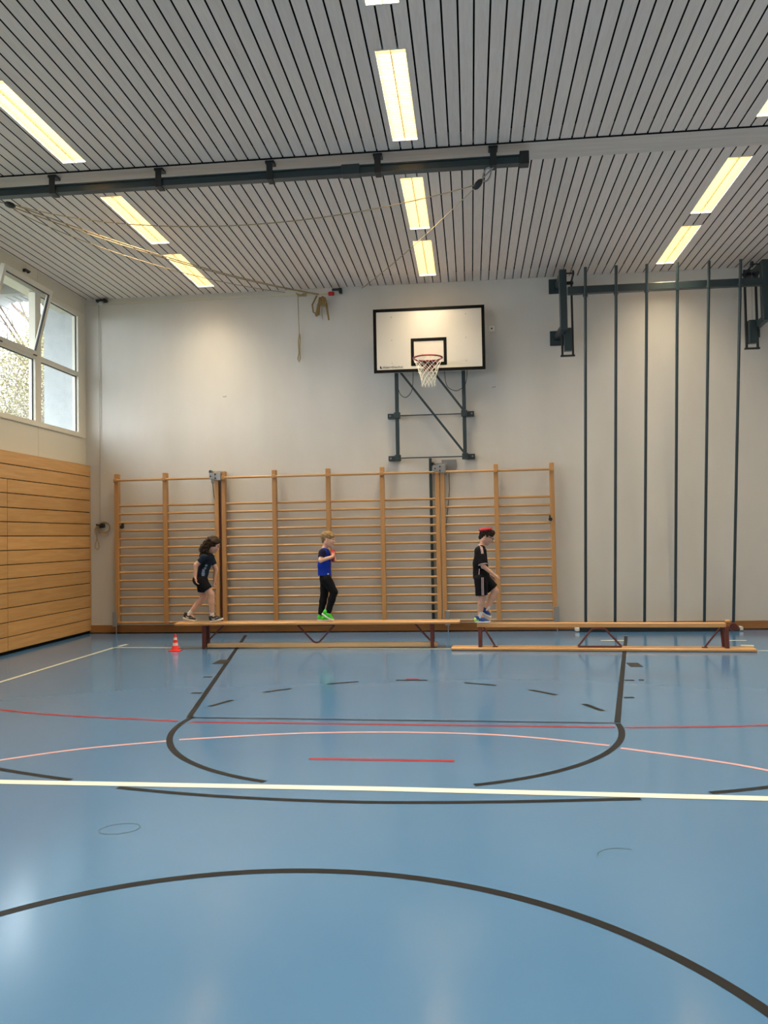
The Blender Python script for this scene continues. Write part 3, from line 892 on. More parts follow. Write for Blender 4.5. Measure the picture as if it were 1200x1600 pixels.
for k in range(5): m_.tube([(-2.83 + .03 * k, 13.57, 5.66 - .015 * k), (-2.78 + .03 * k, 13.58, 5.60), (-2.70 + .012 * k, 13.57, 5.645)], .010, 6)
m_.build('knot', M['rope'], o, True)
t = thing('webbing_bundle', 'tan rope and webbing bundle hanging below the black wall bracket', 'rope bundle', (-2.4, 13.6, 5.6))
m_ = MB()
for (x1, z1, r_) in ((-2.50, 5.26, .020), (-2.49, 5.25, .018), (-2.46, 5.27, .018), (-2.30, 5.27, .016), (-2.285, 5.18, .015)):
    m_.tube([(-2.38, 13.59, 5.58), ((x1 - 2.38) / 2 + (.015 if x1 > -2.4 else -.015), 13.58, 5.45), (x1, 13.59, z1)], r_, 6)
for k in range(5): m_.tube([(-2.43 + .02 * k, 13.58, 5.56), (-2.44 + .03 * k, 13.55, 5.48), (-2.40 + .015 * k, 13.57, 5.42)], .016, 6)
m_.tube([(-2.48, 13.59, 5.6), (-2.56, 13.59, 5.45), (-2.545, 13.59, 5.33), (-2.50, 13.59, 5.29)], .014, 6)
m_.build('webbing', M['brass'], t, True)
MB().tube([(-2.40, 13.6, 5.42), (-2.40, 13.6, 5.28), (-2.385, 13.6, 5.20)], .006, 6).build('loose_end', M['rope'], t, True)

# ------------------------------------------------------------------ benches
def bench_up():
    t = thing('gym_bench', 'long wooden gym bench standing upright with two children on it', 'bench', (-2.2, 11.70, 0))
    MB().bbox(-4.25, -.18, 11.57, 11.83, .335, .372, .008).build('seat', M['bench'], t)
    MB().bbox(-3.80, -.50, 11.65, 11.75, .010, .070, .006).build('balance_beam', M['beamw'], t)
    for x in (-3.83, -.57):
        m_ = MB()
        for y in (11.61, 11.79):
            m_.bbox(x - .025, x + .025, y - .02, y + .02, .003, .335, .004)
        m_.bbox(x - .025, x + .025, 11.61, 11.79, .07, .10, .004); m_.bbox(x - .03, x + .03, 11.6, 11.8, .318, .335, .004)
        m_.build('leg', M['rust'], t)
    for a, c in ((-3.55, -3.80), (-.81, -.60)):
        m_ = MB(); m_.tube([(a, 11.66, .333), (c, 11.66, .10)], .012, 8); m_.build('strut', M['rust'], t, True)
    m_ = MB(); m_.tube([(-2.48, 11.66, .325), (-2.25, 11.66, .085), (-2.21, 11.66, .075), (-2.17, 11.66, .085), (-1.945, 11.66, .325)], .012, 8)
    m_.tube([(-2.48, 11.66, .325), (-1.945, 11.66, .325)], .012, 8); m_.build('centre_brace', M['rust'], t, True)
    return t


bench_up()
# upside-down bench: its seat lies on the floor, the narrow beam is on top
t = thing('gym_bench', 'wooden gym bench turned upside down with a boy balancing on its beam', 'bench', (1.65, 11.32, 0))
t.rotation_euler = (0, 0, -.066)
def lb(b_, name, m, smooth=False): return b_.build(name, m, t, smooth, loc=(0, 0, 0))
lb(MB().bbox(-1.95, 1.95, -.13, .13, .003, .042, .008), 'seat', M['bench'])
lb(MB().bbox(-1.60, 1.60, -.05, .05, .305, .365, .006), 'balance_beam', M['bench'])
for x in (-1.56, 1.60):
    m_ = MB()
    for y in (-.09, .09):
        m_.beam((x, y, .042), (x - (.03 if x > 0 else 0) * (1 if y > 0 else 0), y * .6, .31), .045, .04)
    m_.bbox(x - .02, x + .02, -.09, .09, .042, .055, .003); m_.bbox(x - .03, x + .03, -.06, .06, .29, .312, .003)
    lb(m_, 'leg', M['rust'])
    sx = .2 if x < 0 else -.27
    m_ = MB(); m_.tube([(x + sx * .25, -.04, .31), (x + sx, -.04, .05)], .012, 8); m_.bbox(x + sx - .035, x + sx + .035, -.06, -.02, .042, .056, .003)
    lb(m_, 'strut', M['rust'], True)
m_ = MB(); m_.tube([(-.27, -.05, .055), (-.09, -.05, .28), (-.05, -.05, .295), (.05, -.05, .295), (.09, -.05, .28), (.29, -.05, .055)], .013, 8)
m_.tube([(-.27, -.05, .055), (.29, -.05, .055)], .012, 8); lb(m_, 'centre_brace', M['rust'], True)
lb(MB().bbox(1.60, 1.66, -.035, .035, .365, .40, .008), 'end_hook', M['bench'])
m_ = MB(); m_.lathe([(0, -.03), (.05, -.03), (.055, 0), (.05, .03), (0, .03)], (1.72, .1, .30), 12, 'y'); m_.tube([(1.62, .1, .30), (1.80, .1, .27)], .02, 8)
lb(m_, 'roller', M['rust'], True)
m_ = MB(); m_.bbox(1.80, 1.96, .06, .12, .042, .062, .004)
lb(m_, 'felt_strip', M['linec'])

# ------------------------------------------------------------------ cone
t = thing('training_cone', 'small red and white striped plastic cone on the floor', 'cone', (-4.185, 11.42, 0))
def cone_r(z): return .05 - .038 * (z - .012) / .225 + .012 * max(0, 1 - z / .06)
MB().bbox(-.078, .078, -.078, .078, .0, .014, .006).build('base', M['coner'], t, loc=(0, 0, 0))
zs = [.012, .075, .115, .155, .19, .237]
mm = ['coner', 'conew', 'coner', 'conew', 'coner']
for i in range(5):
    z0, z1 = zs[i], zs[i + 1]
    MB().lathe([(cone_r(z0), z0), (cone_r(z1), z1)], (0, 0, 0), 24).build('band' if mm[i] == 'conew' else 'cone_body', M[mm[i]], t, True, loc=(0, 0, 0))

# ------------------------------------------------------------------ children: distance fields -> one continuous surface each
BIG = 9.0


class Field:
    def __init__(s, lo, hi, h):
        s.h = h; s.lo = np.array(lo, float)
        n = np.ceil((np.array(hi) - s.lo) / h).astype(int) + 1
        s.n = n
        s.F = np.full(n, BIG, np.float32)
        s.ax = [s.lo[i] + h * np.arange(n[i]) for i in range(3)]

    def _win(s, c0, c1):
        sl = []
        for i in range(3):
            a = int(np.clip(np.floor((c0[i] - s.lo[i]) / s.h), 0, s.n[i])); b_ = int(np.clip(np.ceil((c1[i] - s.lo[i]) / s.h) + 1, 0, s.n[i]))
            sl.append(slice(a, b_))
        X = s.ax[0][sl[0]][:, None, None]; Y = s.ax[1][sl[1]][None, :, None]; Z = s.ax[2][sl[2]][None, None, :]
        return tuple(sl), X, Y, Z

    def _put(s, sl, d, k, mode):
        A = s.F[sl]
        if mode == 'sub': d = -d
        if mode == 'add':
            if k > 0:
                hh = np.clip(.5 + .5 * (d - A) / k, 0, 1)
                s.F[sl] = d * (1 - hh) + A * hh - k * hh * (1 - hh)
            else: s.F[sl] = np.minimum(A, d)
        else:
            s.F[sl] = np.maximum(A, d)

    def cone(s, a, b_, ra, rb, k=.015, sq=(1, 1, 1), mode='add'):
        """tapered limb a-b; sq stretches the cross section"""
        a = np.array(a, float); b_ = np.array(b_, float); q = np.array(sq, float)
        m_ = max(ra, rb) * max(q) + .05
        sl, X, Y, Z = s._win(np.minimum(a, b_) - m_, np.maximum(a, b_) + m_)
        if min(x.stop - x.start for x in sl) <= 0: return s
        d = (b_ - a) / q; L2 = max(float(d @ d), 1e-12)
        px, py, pz = (X - a[0]) / q[0], (Y - a[1]) / q[1], (Z - a[2]) / q[2]
        t_ = np.clip((px * d[0] + py * d[1] + pz * d[2]) / L2, 0, 1)
        r_ = np.sqrt((px - t_ * d[0]) ** 2 + (py - t_ * d[1]) ** 2 + (pz - t_ * d[2]) ** 2) - (ra + (rb - ra) * t_)
        s._put(sl, (r_ * min(q)).astype(np.float32), k, mode)
        return s

    def ell(s, c, r, k=.012, mode='add', rot=0.0):
        c = np.array(c, float); r = np.array(r, float)
        m_ = max(r) + .05
        sl, X, Y, Z = s._win(c - m_, c + m_)
        if min(x.stop - x.start for x in sl) <= 0: return s
        dx, dy, dz = X - c[0], Y - c[1], Z - c[2]
        if rot:
            cs, sn = cos(rot), sin(rot); dx, dz = dx * cs - dz * sn, dx * sn + dz * cs
        p = np.sqrt((dx / r[0]) ** 2 + (dy / r[1]) ** 2 + (dz / r[2]) ** 2)
        s._put(sl, ((p - 1) * min(r)).astype(np.float32), k, mode)
        return s

    def cut(s, p, n, where=None):
        """remove what lies on the +n side of the plane through p; `where` limits it to a ball (centre, radius)"""
        p = np.array(p, float); n = np.array(n, float); n /= np.linalg.norm(n)
        X, Y, Z = s.ax[0][:, None, None], s.ax[1][None, :, None], s.ax[2][None, None, :]
        d = (X - p[0]) * n[0] + (Y - p[1]) * n[1] + (Z - p[2]) * n[2]
        if where is not None:
            c, r_ = where
            ball = r_ - np.sqrt((X - c[0]) ** 2 + (Y - c[1]) ** 2 + (Z - c[2]) ** 2)
            d = np.minimum(d, ball)
        s.F = np.maximum(s.F, d.astype(np.float32))
        return s

    def ripple(s, amp, freq):
        X, Y, Z = s.ax[0][:, None, None], s.ax[1][None, :, None], s.ax[2][None, None, :]
        s.F = s.F + (amp * (np.sin(freq * (Z * 1.0 + X * .6) + 3 * np.sin(freq * .35 * Y)) + np.sin(freq * .7 * (Z * .5 - X + Y * .8)))).astype(np.float32)
        return s

    def mesh(s, name, m):
        F = s.F; ins = F < 0
        n = np.array(F.shape)
        c = [slice(0, -1), slice(1, None)]
        cnt = np.zeros(n - 1, np.int8)
        for i in (0, 1):
            for j in (0, 1):
                for k in (0, 1): cnt += ins[c[i], c[j], c[k]]
        cells = np.argwhere((cnt > 0) & (cnt < 8))
        if len(cells) == 0: return None
        idx = -np.ones(n - 1, np.int64); idx[tuple(cells.T)] = np.arange(len(cells))
        acc = np.zeros((len(cells), 3)); num = np.zeros(len(cells))
        cor = [(i, j, k) for i in (0, 1) for j in (0, 1) for k in (0, 1)]
        V = {q: F[cells[:, 0] + q[0], cells[:, 1] + q[1], cells[:, 2] + q[2]] for q in cor}
        for q in cor:
            for ax in range(3):
                if q[ax]: continue
                q2 = list(q); q2[ax] = 1; q2 = tuple(q2)
                a, b_ = V[q], V[q2]; mk = (a < 0) != (b_ < 0)
                tt = np.where(mk, a / np.where(mk, a - b_, 1), 0)
                for d in range(3): acc[mk, d] += q[d]
                acc[mk, ax] += tt[mk]
                num[mk] += 1
        pts = (cells + acc / num[:, None]) * s.h + s.lo
        quads = []
        for ax in range(3):
            o1, o2 = [(1, 2), (2, 0), (0, 1)][ax]
            sl0 = [slice(None)] * 3; sl1 = [slice(None)] * 3
            sl0[ax] = slice(0, -1); sl1[ax] = slice(1, None)
            A, B = ins[tuple(sl0)], ins[tuple(sl1)]
            e = np.argwhere(A != B)
            e = e[(e[:, o1] > 0) & (e[:, o2] > 0) & (e[:, o1] < n[o1] - 1) & (e[:, o2] < n[o2] - 1)]
            fl = A[tuple(e.T)]
            def g(a_, b__):
                q = e.copy(); q[:, o1] -= a_; q[:, o2] -= b__
                return idx[tuple(q.T)]
            Q = np.stack([g(0, 0), g(1, 0), g(1, 1), g(0, 1)], 1)
            Q[~fl] = Q[~fl][:, ::-1]
            quads.append(Q)
        Q = np.concatenate(quads); Q = Q[(Q >= 0).all(1)]
        me = bpy.data.meshes.new(name)
        me.vertices.add(len(pts)); me.vertices.foreach_set('co', pts.ravel())
        me.loops.add(len(Q) * 4); me.loops.foreach_set('vertex_index', Q.ravel())
        me.polygons.add(len(Q)); me.polygons.foreach_set('loop_start', np.arange(0, len(Q) * 4, 4))
        me.polygons.foreach_set('use_smooth', np.ones(len(Q), bool))
        me.update(calc_edges=True); me.validate()
        me.materials.append(m)
        return me


def A3(*p): return np.array(p, float)


def hand(F, wr, d, nrm, side, curl=.35, sc=1.0):
    """child hand: palm plus five fingers. wr wrist, d pointing direction, nrm palm normal, side = thumb direction"""
    d = np.array(d, float); d /= np.linalg.norm(d); nrm = np.array(nrm, float); nrm -= d * (nrm @ d); nrm /= np.linalg.norm(nrm)
    sd = np.cross(d, nrm); sd *= np.sign(sd @ np.array(side, float)) or 1
    wr = np.array(wr, float)
    for k in (-1, 1):
        F.cone(wr + sd * k * .006 * sc, wr + d * .058 * sc + sd * k * .016 * sc, .014 * sc, .011 * sc, .008)
    F.cone(wr, wr + d * .06 * sc, .014 * sc, .012 * sc, .008)
    Ls = [.055, .062, .057, .046]
    for i, L_ in enumerate(Ls):
        o_ = (1.5 - i) * .0155 * sc
        p = wr + d * .060 * sc + sd * o_
        dd = d + sd * (1.5 - i) * .06; ang = 0
        for j, fr_ in enumerate((.45, .32, .23)):
            ang += curl * (.8 + .25 * j)
            v = dd * cos(ang) + nrm * sin(ang); v /= np.linalg.norm(v)
            q = p + v * L_ * fr_ * sc
            F.cone(p, q, (.0068 - .0006 * j) * sc, (.0062 - .0006 * j) * sc, .003)
            p = q
    p = wr + d * .012 * sc + sd * .016 * sc
    v = d * .62 + sd * .7 + nrm * .3; v /= np.linalg.norm(v); q = p + v * .03 * sc
    F.cone(p, q, .010 * sc, .008 * sc, .006)
    v2 = d * .85 + sd * .25 + nrm * .45; v2 /= np.linalg.norm(v2)
    F.cone(q, q + v2 * .026 * sc, .0078 * sc, .0062 * sc, .004)


def head_fn(c, pitch, yaw=0, sc=1.0):
    """returns to-world map for head-local coordinates (x forward, y left, z up)"""
    cp, sp_ = cos(pitch), sin(pitch); cy, sy = cos(yaw), sin(yaw)
    def T(x, y, z):
        x, y, z = x * sc, y * sc, z * sc
        x2, z2 = x * cp + z * sp_, -x * sp_ + z * cp      # pitch > 0 looks down
        return A3(c[0] + x2 * cy - y * sy, c[1] + x2 * sy + y * cy, c[2] + z2)
    return T


def head(F, T, pitch, sc):
    e = lambda p, r, k=.014, mode='add': F.ell(T(*p), np.array(r) * sc, k, mode, rot=pitch)
    e((-.014, 0, .036), (.092, .073, .078), .01)
    e((.020, 0, -.018), (.064, .060, .078), .02)
    F.cone(T(-.01, .028, -.048), T(.044, .010, -.084), .034 * sc, .022 * sc, .02)
    F.cone(T(-.01, -.028, -.048), T(.044, -.010, -.084), .034 * sc, .022 * sc, .02)
    F.cone(T(.079, 0, .004), T(.094, 0, -.022), .007 * sc, .0095 * sc, .010)        # nose
    for s_ in (-1, 1):
        F.cone(T(.084, s_ * .008, -.026), T(.086, s_ * .009, -.027), .006 * sc, .006 * sc, .006)
        e((.052, s_ * .033, -.022), (.022, .020, .022), .014)                       # cheek
        e((.082, s_ * .030, .008), (.010, .015, .010), 0, 'sub')                    # eye socket
        F.cone(T(-.016, s_ * .070, .012), T(-.010, s_ * .074, -.030), .012 * sc, .008 * sc, .006)   # ear
        e((-.006, s_ * .082, -.004), (.008, .006, .012), 0, 'sub')
        F.cone(T(.070, s_ * .042, .022), T(.080, s_ * .016, .022), .008 * sc, .008 * sc, .012)
    F.cone(T(.078, -.012, -.047), T(.078, .012, -.047), .0055 * sc, .0055 * sc, .005)
    F.cone(T(.076, -.011, -.057), T(.076, .011, -.057), .006 * sc, .006 * sc, .005)


def ball_obj(name, c, r, m, parent, n=12):
    m_ = MB(); pr = [(r * sin(pi * k / 8) + 1e-5, -r * cos(pi * k / 8)) for k in range(9)]
    m_.lathe(pr, tuple(c), n); return m_.build(name, m, parent, True)


def face_bits(T, root, sc):
    for s_ in (-1, 1):
        eo = ball_obj('eye', T(.0665, s_ * .033, .006), .0135 * sc, M['eye'], root)
        ball_obj('iris', T(.0735, s_ * .0375, .006), .0078 * sc, M['iris'], eo)
        m_ = MB(); m_.tube([T(.079, s_ * .016, .030), T(.079, s_ * .030, .034), T(.066, s_ * .050, .028)], .004 * sc, 5)
        m_.build('eyebrow', M['hair3'] if root['label'].find('blond') < 0 else M['hair2'], root, True)
    m_ = MB(); m_.tube([T(.0795, -.016, -.0515), T(.083, 0, -.0515), T(.0795, .016, -.0515)], .0038 * sc, 6)
    m_.build('lips', M['lips'], root, True)


def shoe(root, heel, toe, y, upper, accent, laces=None, w_=.036, lift=0):
    """heel, toe = (x, z) of the sole's underside"""
    hx, hz = heel; tx, tz = toe
    L_ = math.hypot(tx - hx, tz - hz); th = math.atan2(tz - hz, tx - hx); cs, sn = cos(th), sin(th)
    W_ = lambda u, v, yy=0: A3(hx + u * cs - v * sn, y + yy, hz + u * sn + v * cs)
    F = Field((min(hx, tx) - .06, y - .07, min(hz, tz) - .05), (max(hx, tx) + .07, y + .07, max(hz, tz) + .16), .004)
    F.cone(W_(.035, .045), W_(L_ * .5, .038), .036, .036, .02, (1, .95, 1))
    F.cone(W_(L_ * .5, .034), W_(L_ - .04, .020), .036, .026, .02, (1, 1.15, 1))
    F.cone(W_(.036, .050), W_(.045, .080), .034, .033, .012)
    F.cone(W_(.012, .060), W_(.006, .092), .010, .008, .01)
    nn = W_(0, 1) - W_(0, 0)
    F.cut(W_(0, .018), -nn)
    F.cut(W_(.04, .088), nn)
    s_ = link('shoe', F.mesh('shoe', upper), root)
    m_ = MB(); ring = []
    for k in range(28):
        a = 2 * pi * k / 28; u = L_ / 2 - cos(a) * L_ / 2; ww = w_ * (.9 + .18 * (u / L_)) * abs(sin(a)) ** .55
        ring.append((u, ww * (1 if sin(a) >= 0 else -1)))
    up = lambda u: .006 * max(0, (u / L_ - .8) / .2) ** 2
    vs = [W_(u, v + (up(u) if v < .01 else up(u)), yy) for v in (0, .022) for u, yy in ring]
    n = 28
    m_.add(vs, [(k, (k + 1) % n, n + (k + 1) % n, n + k) for k in range(n)] + [tuple(range(n))[::-1], tuple(range(n, 2 * n))])
    m_.build('sole', M['sole'], s_, True)
    if accent == 'swoosh':
        pp = [W_(L_ * .22, .046, -.0385), W_(L_ * .34, .034, -.040), W_(L_ * .48, .036, -.041), W_(L_ * .66, .050, -.034)]
        MB().tube(pp, [.002, .005, .004, .0015], 6).build('side_mark', M['sole'], s_, True)
    m_ = MB()
    for i in range(4):
        u = L_ * (.50 + .07 * i); v = .074 - .011 * i
        m_.tube([W_(u, v - .012, -.028), W_(u, v, 0), W_(u, v - .012, .028)], .0028, 5)
    m_.build('laces', laces or M['sole'], s_, True)
    return s_


def limb_sock(root, an, dirv, y, z_len=.055):
    an = np.array(an, float); d = np.array(dirv, float); d /= np.linalg.norm(d)
    m_ = MB(); m_.tube([an - d * .03, an, an + d * z_len * .5, an + d * z_len, an + d * (z_len + .003)], [.034, .031, .030, .032, .027], 16)
    return m_.build('sock', M['sock'], root, True)


def person(label, loc): return thing('person', label, 'person', loc)


def y3(p, y): return A3(p[0], y, p[1])


# ---- child one: long dark curls, leaning forward
root = person('child with long dark curls, dark T-shirt and black shorts, leaning forward on the bench', (-3.86, 11.70, .372))
Y = 11.70
hc = A3(-3.700, Y, 1.478); pit = .55; hs = 1.0
T = head_fn(hc, pit, 0, hs)
F = Field((-4.28, Y - .30, .36), (-3.45, Y + .30, 1.70), .0052)
head(F, T, pit, hs)
neck, chest, waist, pel = A3(-3.775, Y, 1.36), A3(-3.80, Y, 1.235), A3(-3.875, Y, 1.09), A3(-3.90, Y, .985)
F.cone(neck, T(-.03, 0, -.03), .034, .036, .02)
F.cone(A3(-3.79, Y, 1.30), waist, .072, .066, .03, (1, 1.35, 1)); F.cone(waist, pel, .066, .080, .03, (1, 1.3, 1))
for s_ in (-1, 1): F.cone(neck - A3(0, 0, .03), A3(-3.795, Y + s_ * .125, 1.315), .035, .036, .03)
# arms (right = near the viewer)
shR, elR, wrR = A3(-3.805, Y - .135, 1.305), A3(-3.912, Y - .172, 1.195), A3(-3.918, Y - .182, 1.030)
shL, elL, wrL = A3(-3.79, Y + .135, 1.305), A3(-3.72, Y + .15, 1.12), A3(-3.735, Y + .12, .965)
for a, b_, c in ((shR, elR, wrR), (shL, elL, wrL)):
    F.cone(a, b_, .040, .033, .015); F.cone(b_, c, .033, .022, .012)
hand(F, wrR, (.16, 0, -1), (1, .2, 0), (1, 0, 0), .38, 1.0)
hand(F, wrL, (-.05, 0, -1), (1, -.2, 0), (1, 0, 0), .40, .92)
hR, kR, aR = A3(-3.87, Y - .07, .96), A3(-3.725, Y - .065, .775), A3(-3.722, Y - .05, .475)
hL, kL, aL = A3(-3.90, Y + .07, .96), A3(-3.885, Y + .06, .725), A3(-4.085, Y + .04, .490)
for a, b_, c in ((hR, kR, aR), (hL, kL, aL)):
    F.cone(a, b_, .070, .046, .02); F.cone(b_, b_ + (c - b_) * .35, .045, .044, .015); F.cone(b_ + (c - b_) * .35, c, .044, .027, .015)
    F.cone(c, c + A3(.05, 0, -.05), .028, .022, .01)
link('body', F.mesh('body', M['skin']), root)
face_bits(T, root, hs)
F = Field((-4.10, Y - .26, .9), (-3.60, Y + .26, 1.45), .006)
F.cone(A3(-3.79, Y, 1.30), waist, .086, .084, .03, (1, 1.33, 1)); F.cone(waist, A3(-3.905, Y, .99), .084, .092, .03, (1, 1.28, 1))
for s_, sh, el in ((-1, shR, elR), (1, shL, elL)):
    F.cone(A3(-3.785, Y, 1.33), sh, .042, .046, .03); m2 = sh + (el - sh) * .62; F.cone(sh, m2, .048, .044, .02)
    F.cut(sh + (el - sh) * .60, el - sh, (sh + (el - sh) * .95, .085))
F.cut(A3(-3.9, Y, 1.03), (-.28, 0, -1)); F.ell(T(-.02, 0, -.03), (.06, .062, .10), 0, 'sub')
F.ripple(.0014, 42)
sh_ = link('tshirt', F.mesh('tshirt', M['navy_cloth']), root)
# abstract pale patches where the photo's shirt print sits
m_ = MB()
def patch(cx, cz, yy, r_, seed):
    rr = random.Random(seed); k0 = len(m_.v)
    pts = [(cx + r_ * (.6 + .5 * rr.random()) * cos(2 * pi * k / 14), yy, cz + 1.35 * r_ * (.6 + .5 * rr.random()) * sin(2 * pi * k / 14)) for k in range(14)]
    m_.add(pts, [tuple(range(14))])
import mathutils
def project_patch(target, cx, cz, r_, seed, name, m, ydir=1):
    """a thin printed patch laid onto the cloth from the side"""
    bvh = mathutils.bvhtree.BVHTree.FromObject(target, bpy.context.evaluated_depsgraph_get())
    rr = random.Random(seed); N = 12; rings = 4
    off = [.55 + .45 * rr.random() for _ in range(N)]
    vs = []
    def P_(x, z):
        hitp = bvh.ray_cast(Vector((x, Y - 1, z)), Vector((0, 1, 0)))
        if hitp[0] is None: return None
        return (x, hitp[0].y - .0015, z)
    mw = MB(); grid = {}
    c0 = P_(cx, cz)
    if c0 is None: return
    mw.v.append(c0)
    for i in range(1, rings + 1):
        for k in range(N):
            q = P_(cx + r_ * off[k] * i / rings * cos(2 * pi * k / N), cz + 1.3 * r_ * off[k] * i / rings * sin(2 * pi * k / N))
            if q is None: return
            mw.v.append(q)
    for k in range(N): mw.f.append((0, 1 + k, 1 + (k + 1) % N))
    for i in range(rings - 1):
        for k in range(N):
            a = 1 + i * N + k; b_ = 1 + i * N + (k + 1) % N
            mw.f.append((a, a + N, b_ + N, b_))
    me = bpy.data.meshes.new(name); me.from_pydata(mw.v, [], mw.f); me.materials.append(m)
    return link(name, me, target)


def project_strip(target, pts, wd, name, m):
    """a printed stripe along (x, z) points laid onto the cloth seen from the viewer's side"""
    bvh = mathutils.bvhtree.BVHTree.FromObject(target, bpy.context.evaluated_depsgraph_get())
    out = []
    P_ = [Vector(p) for p in pts]
    fine = []
    for a, b_ in zip(P_[:-1], P_[1:]):
        for k in range(6): fine.append(a.lerp(b_, k / 6))
    fine.append(P_[-1])
    vs = []; fs = []
    for i, p in enumerate(fine):
        d = (fine[min(i + 1, len(fine) - 1)] - fine[max(i - 1, 0)]).normalized(); n = Vector((-d.y, d.x)) * wd / 2
        for q in (p + n, p - n):
            h_ = bvh.ray_cast(Vector((q.x, 9.5, q.y)), Vector((0, 1, 0)))
            yy = h_[0].y - .0018 if h_[0] is not None else None
            vs.append([q.x, yy, q.y])
    for i, v in enumerate(vs):
        if v[1] is None:
            near = [u[1] for u in vs[max(0, i - 4):i + 5] if u[1] is not None]
            v[1] = near[0] if near else None
    if any(v[1] is None for v in vs): return None
    for i in range(len(fine) - 1): fs.append((2 * i, 2 * i + 1, 2 * i + 3, 2 * i + 2))
    me = bpy.data.meshes.new(name); me.from_pydata(vs, [], fs); me.materials.append(m)
    return link(name, me, target)


bpy.context.view_layer.update()
for q in ((-3.825, 1.115, .026, 3), (-3.83, 1.065, .028, 5), (-3.785, 1.19, .017, 6), (-3.80, 1.15, .018, 8)):
    project_patch(sh_, *q, 'shirt_print', M['print_'])
F = Field((-4.10, Y - .24, .62), (-3.60, Y + .24, 1.12), .006)
F.cone(A3(-3.89, Y, 1.05), A3(-3.905, Y, .97), .080, .090, .03, (1, 1.28, 1))
F.ell(A3(-3.945, Y, .985), (.068, .10, .075), .03)
for h_, k_ in ((hR, kR), (hL, kL)): F.cone(h_, k_, .088, .070, .025)
F.cut(hR + (kR - hR) * .66, kR - hR, (kR + A3(0, -.0, 0), .125)); F.cut(A3(-3.9, Y + .07, .80), (0, 0, -1))
F.ripple(.0014, 40)
link('shorts', F.mesh('shorts', M['black_cloth']), root)
limb_sock(root, aR + A3(0, 0, -.02), kR - aR, Y); limb_sock(root, aL + A3(.0, 0, -.0), kL - aL, Y)
shoe(root, (-3.755, .374), (-3.555, .412), Y - .05, M['shoek'], 'swoosh')
shoe(root, (-4.185, .428), (-3.985, .374), Y + .04, M['shoek'], 'swoosh')
# hair: a cap over the skull and many curled locks
F = Field((-3.95, Y - .16, 1.2), (-3.52, Y + .16, 1.68), .005)
F.ell(T(-.022, 0, .040), (.103, .086, .088), .01, rot=pit)
F.cone(T(-.055, 0, .02), T(-.10, 0, -.11), .070, .060, .03, (1, 1.1, 1))
F.ell(T(.104, 0, -.03), (.072, .090, .078), 0, 'sub', rot=pit)
F.ripple(.004, 90)
hr = link('hair', F.mesh('hair', M['hair1']), root)
m_ = MB(); rr = random.Random(4)
for i in range(150):
    a = radians(rr.uniform(62, 298)); rad = rr.uniform(.85, 1.02)
    y0 = .082 * sin(a) * rad; x0 = -.03 + .092 * cos(a) * rad
    z0 = rr.uniform(-.02, .075)
    p0 = T(x0, y0, z0)
    end = A3(-3.83 + rr.uniform(-.055, .05) + .35 * x0 * 0 - (.02 if abs(y0) < .05 else .0) + (.045 if a < 1.6 or a > 4.7 else 0), Y + y0 * 1.15 + rr.uniform(-.015, .015), rr.uniform(1.29, 1.40))
    ph = rr.uniform(0, 6.28); n = 16; rc2 = rr.uniform(.007, .013); tw = rr.uniform(2.0, 3.4)
    pts = []
    for k in range(n):
        f_ = k / (n - 1)
        c = p0 * (1 - f_) + end * f_ + A3(-.035 * sin(pi * f_), (.016 if y0 > 0 else -.016) * sin(pi * f_), .01 * sin(pi * f_))
        pts.append(c + A3(rc2 * cos(ph + f_ * tw * 6.28), rc2 * sin(ph + f_ * tw * 6.28), 0))
    m_.tube(pts, [.006] * (n - 3) + [.005, .004, .002], 5)
o = m_.build('hair_curls', M['hair1'], hr, True); o['kind'] = 'stuff'

# ---- child two: fair short hair, blue shirt, black trousers, green shoes, holding a red disc
root = person('blond boy in blue T-shirt, black trousers and bright green shoes stepping along the bench', (-2.08, 11.70, .372))
hc = A3(-2.022, Y, 1.528); pit = .10; hs = .98
T = head_fn(hc, pit, -.10, hs)
F = Field((-2.30, Y - .28, .40), (-1.80, Y + .28, 1.68), .0052)
head(F, T, pit, hs)
neck, waist, pel = A3(-2.085, Y, 1.405), A3(-2.075, Y, 1.12), A3(-2.07, Y, .985)
F.cone(neck - A3(0, 0, .02), T(-.03, 0, -.04), .034, .036, .02)
F.cone(A3(-2.078, Y, 1.32), waist, .070, .066, .03, (1, 1.35, 1)); F.cone(waist, pel, .066, .078, .03, (1, 1.3, 1))
for s_ in (-1, 1): F.cone(neck - A3(0, 0, .02), A3(-2.085, Y + s_ * .115, 1.355), .034, .036, .03)
shR, elR, wrR = A3(-2.090, Y - .130, 1.345), A3(-2.108, Y - .180, 1.240), A3(-1.952, Y - .125, 1.285)
shL, elL, wrL = A3(-2.080, Y + .130, 1.345), A3(-2.070, Y + .175, 1.215), A3(-1.95, Y + .10, 1.235)
for a, b_, c in ((shR, elR, wrR), (shL, elL, wrL)):
    F.cone(a, b_, .038, .031, .015); F.cone(b_, c, .031, .021, .012)
hand(F, wrR, (.30, .80, .42), (-1, .25, 0), (0, 0, 1), .30, .95)
hand(F, wrL, (.25, -.85, .25), (-.9, -.3, 0), (0, 0, 1), .50, .95)
link('body', F.mesh('body', M['skin2']), root)
face_bits(T, root, hs)
F = Field((-2.30, Y - .26, .95), (-1.85, Y + .26, 1.46), .006)
F.cone(A3(-2.082, Y, 1.33), A3(-2.088, Y, 1.18), .080, .088, .03, (1, 1.30, 1)); F.cone(A3(-2.088, Y, 1.18), A3(-2.085, Y, .98), .088, .096, .03, (1, 1.25, 1))
F.cone(neck - A3(0, .03, .03), A3(-2.085, Y - .08, 1.36), .036, .04, .03); F.cone(neck - A3(0, -.03, .03), A3(-2.085, Y + .08, 1.36), .036, .04, .03)
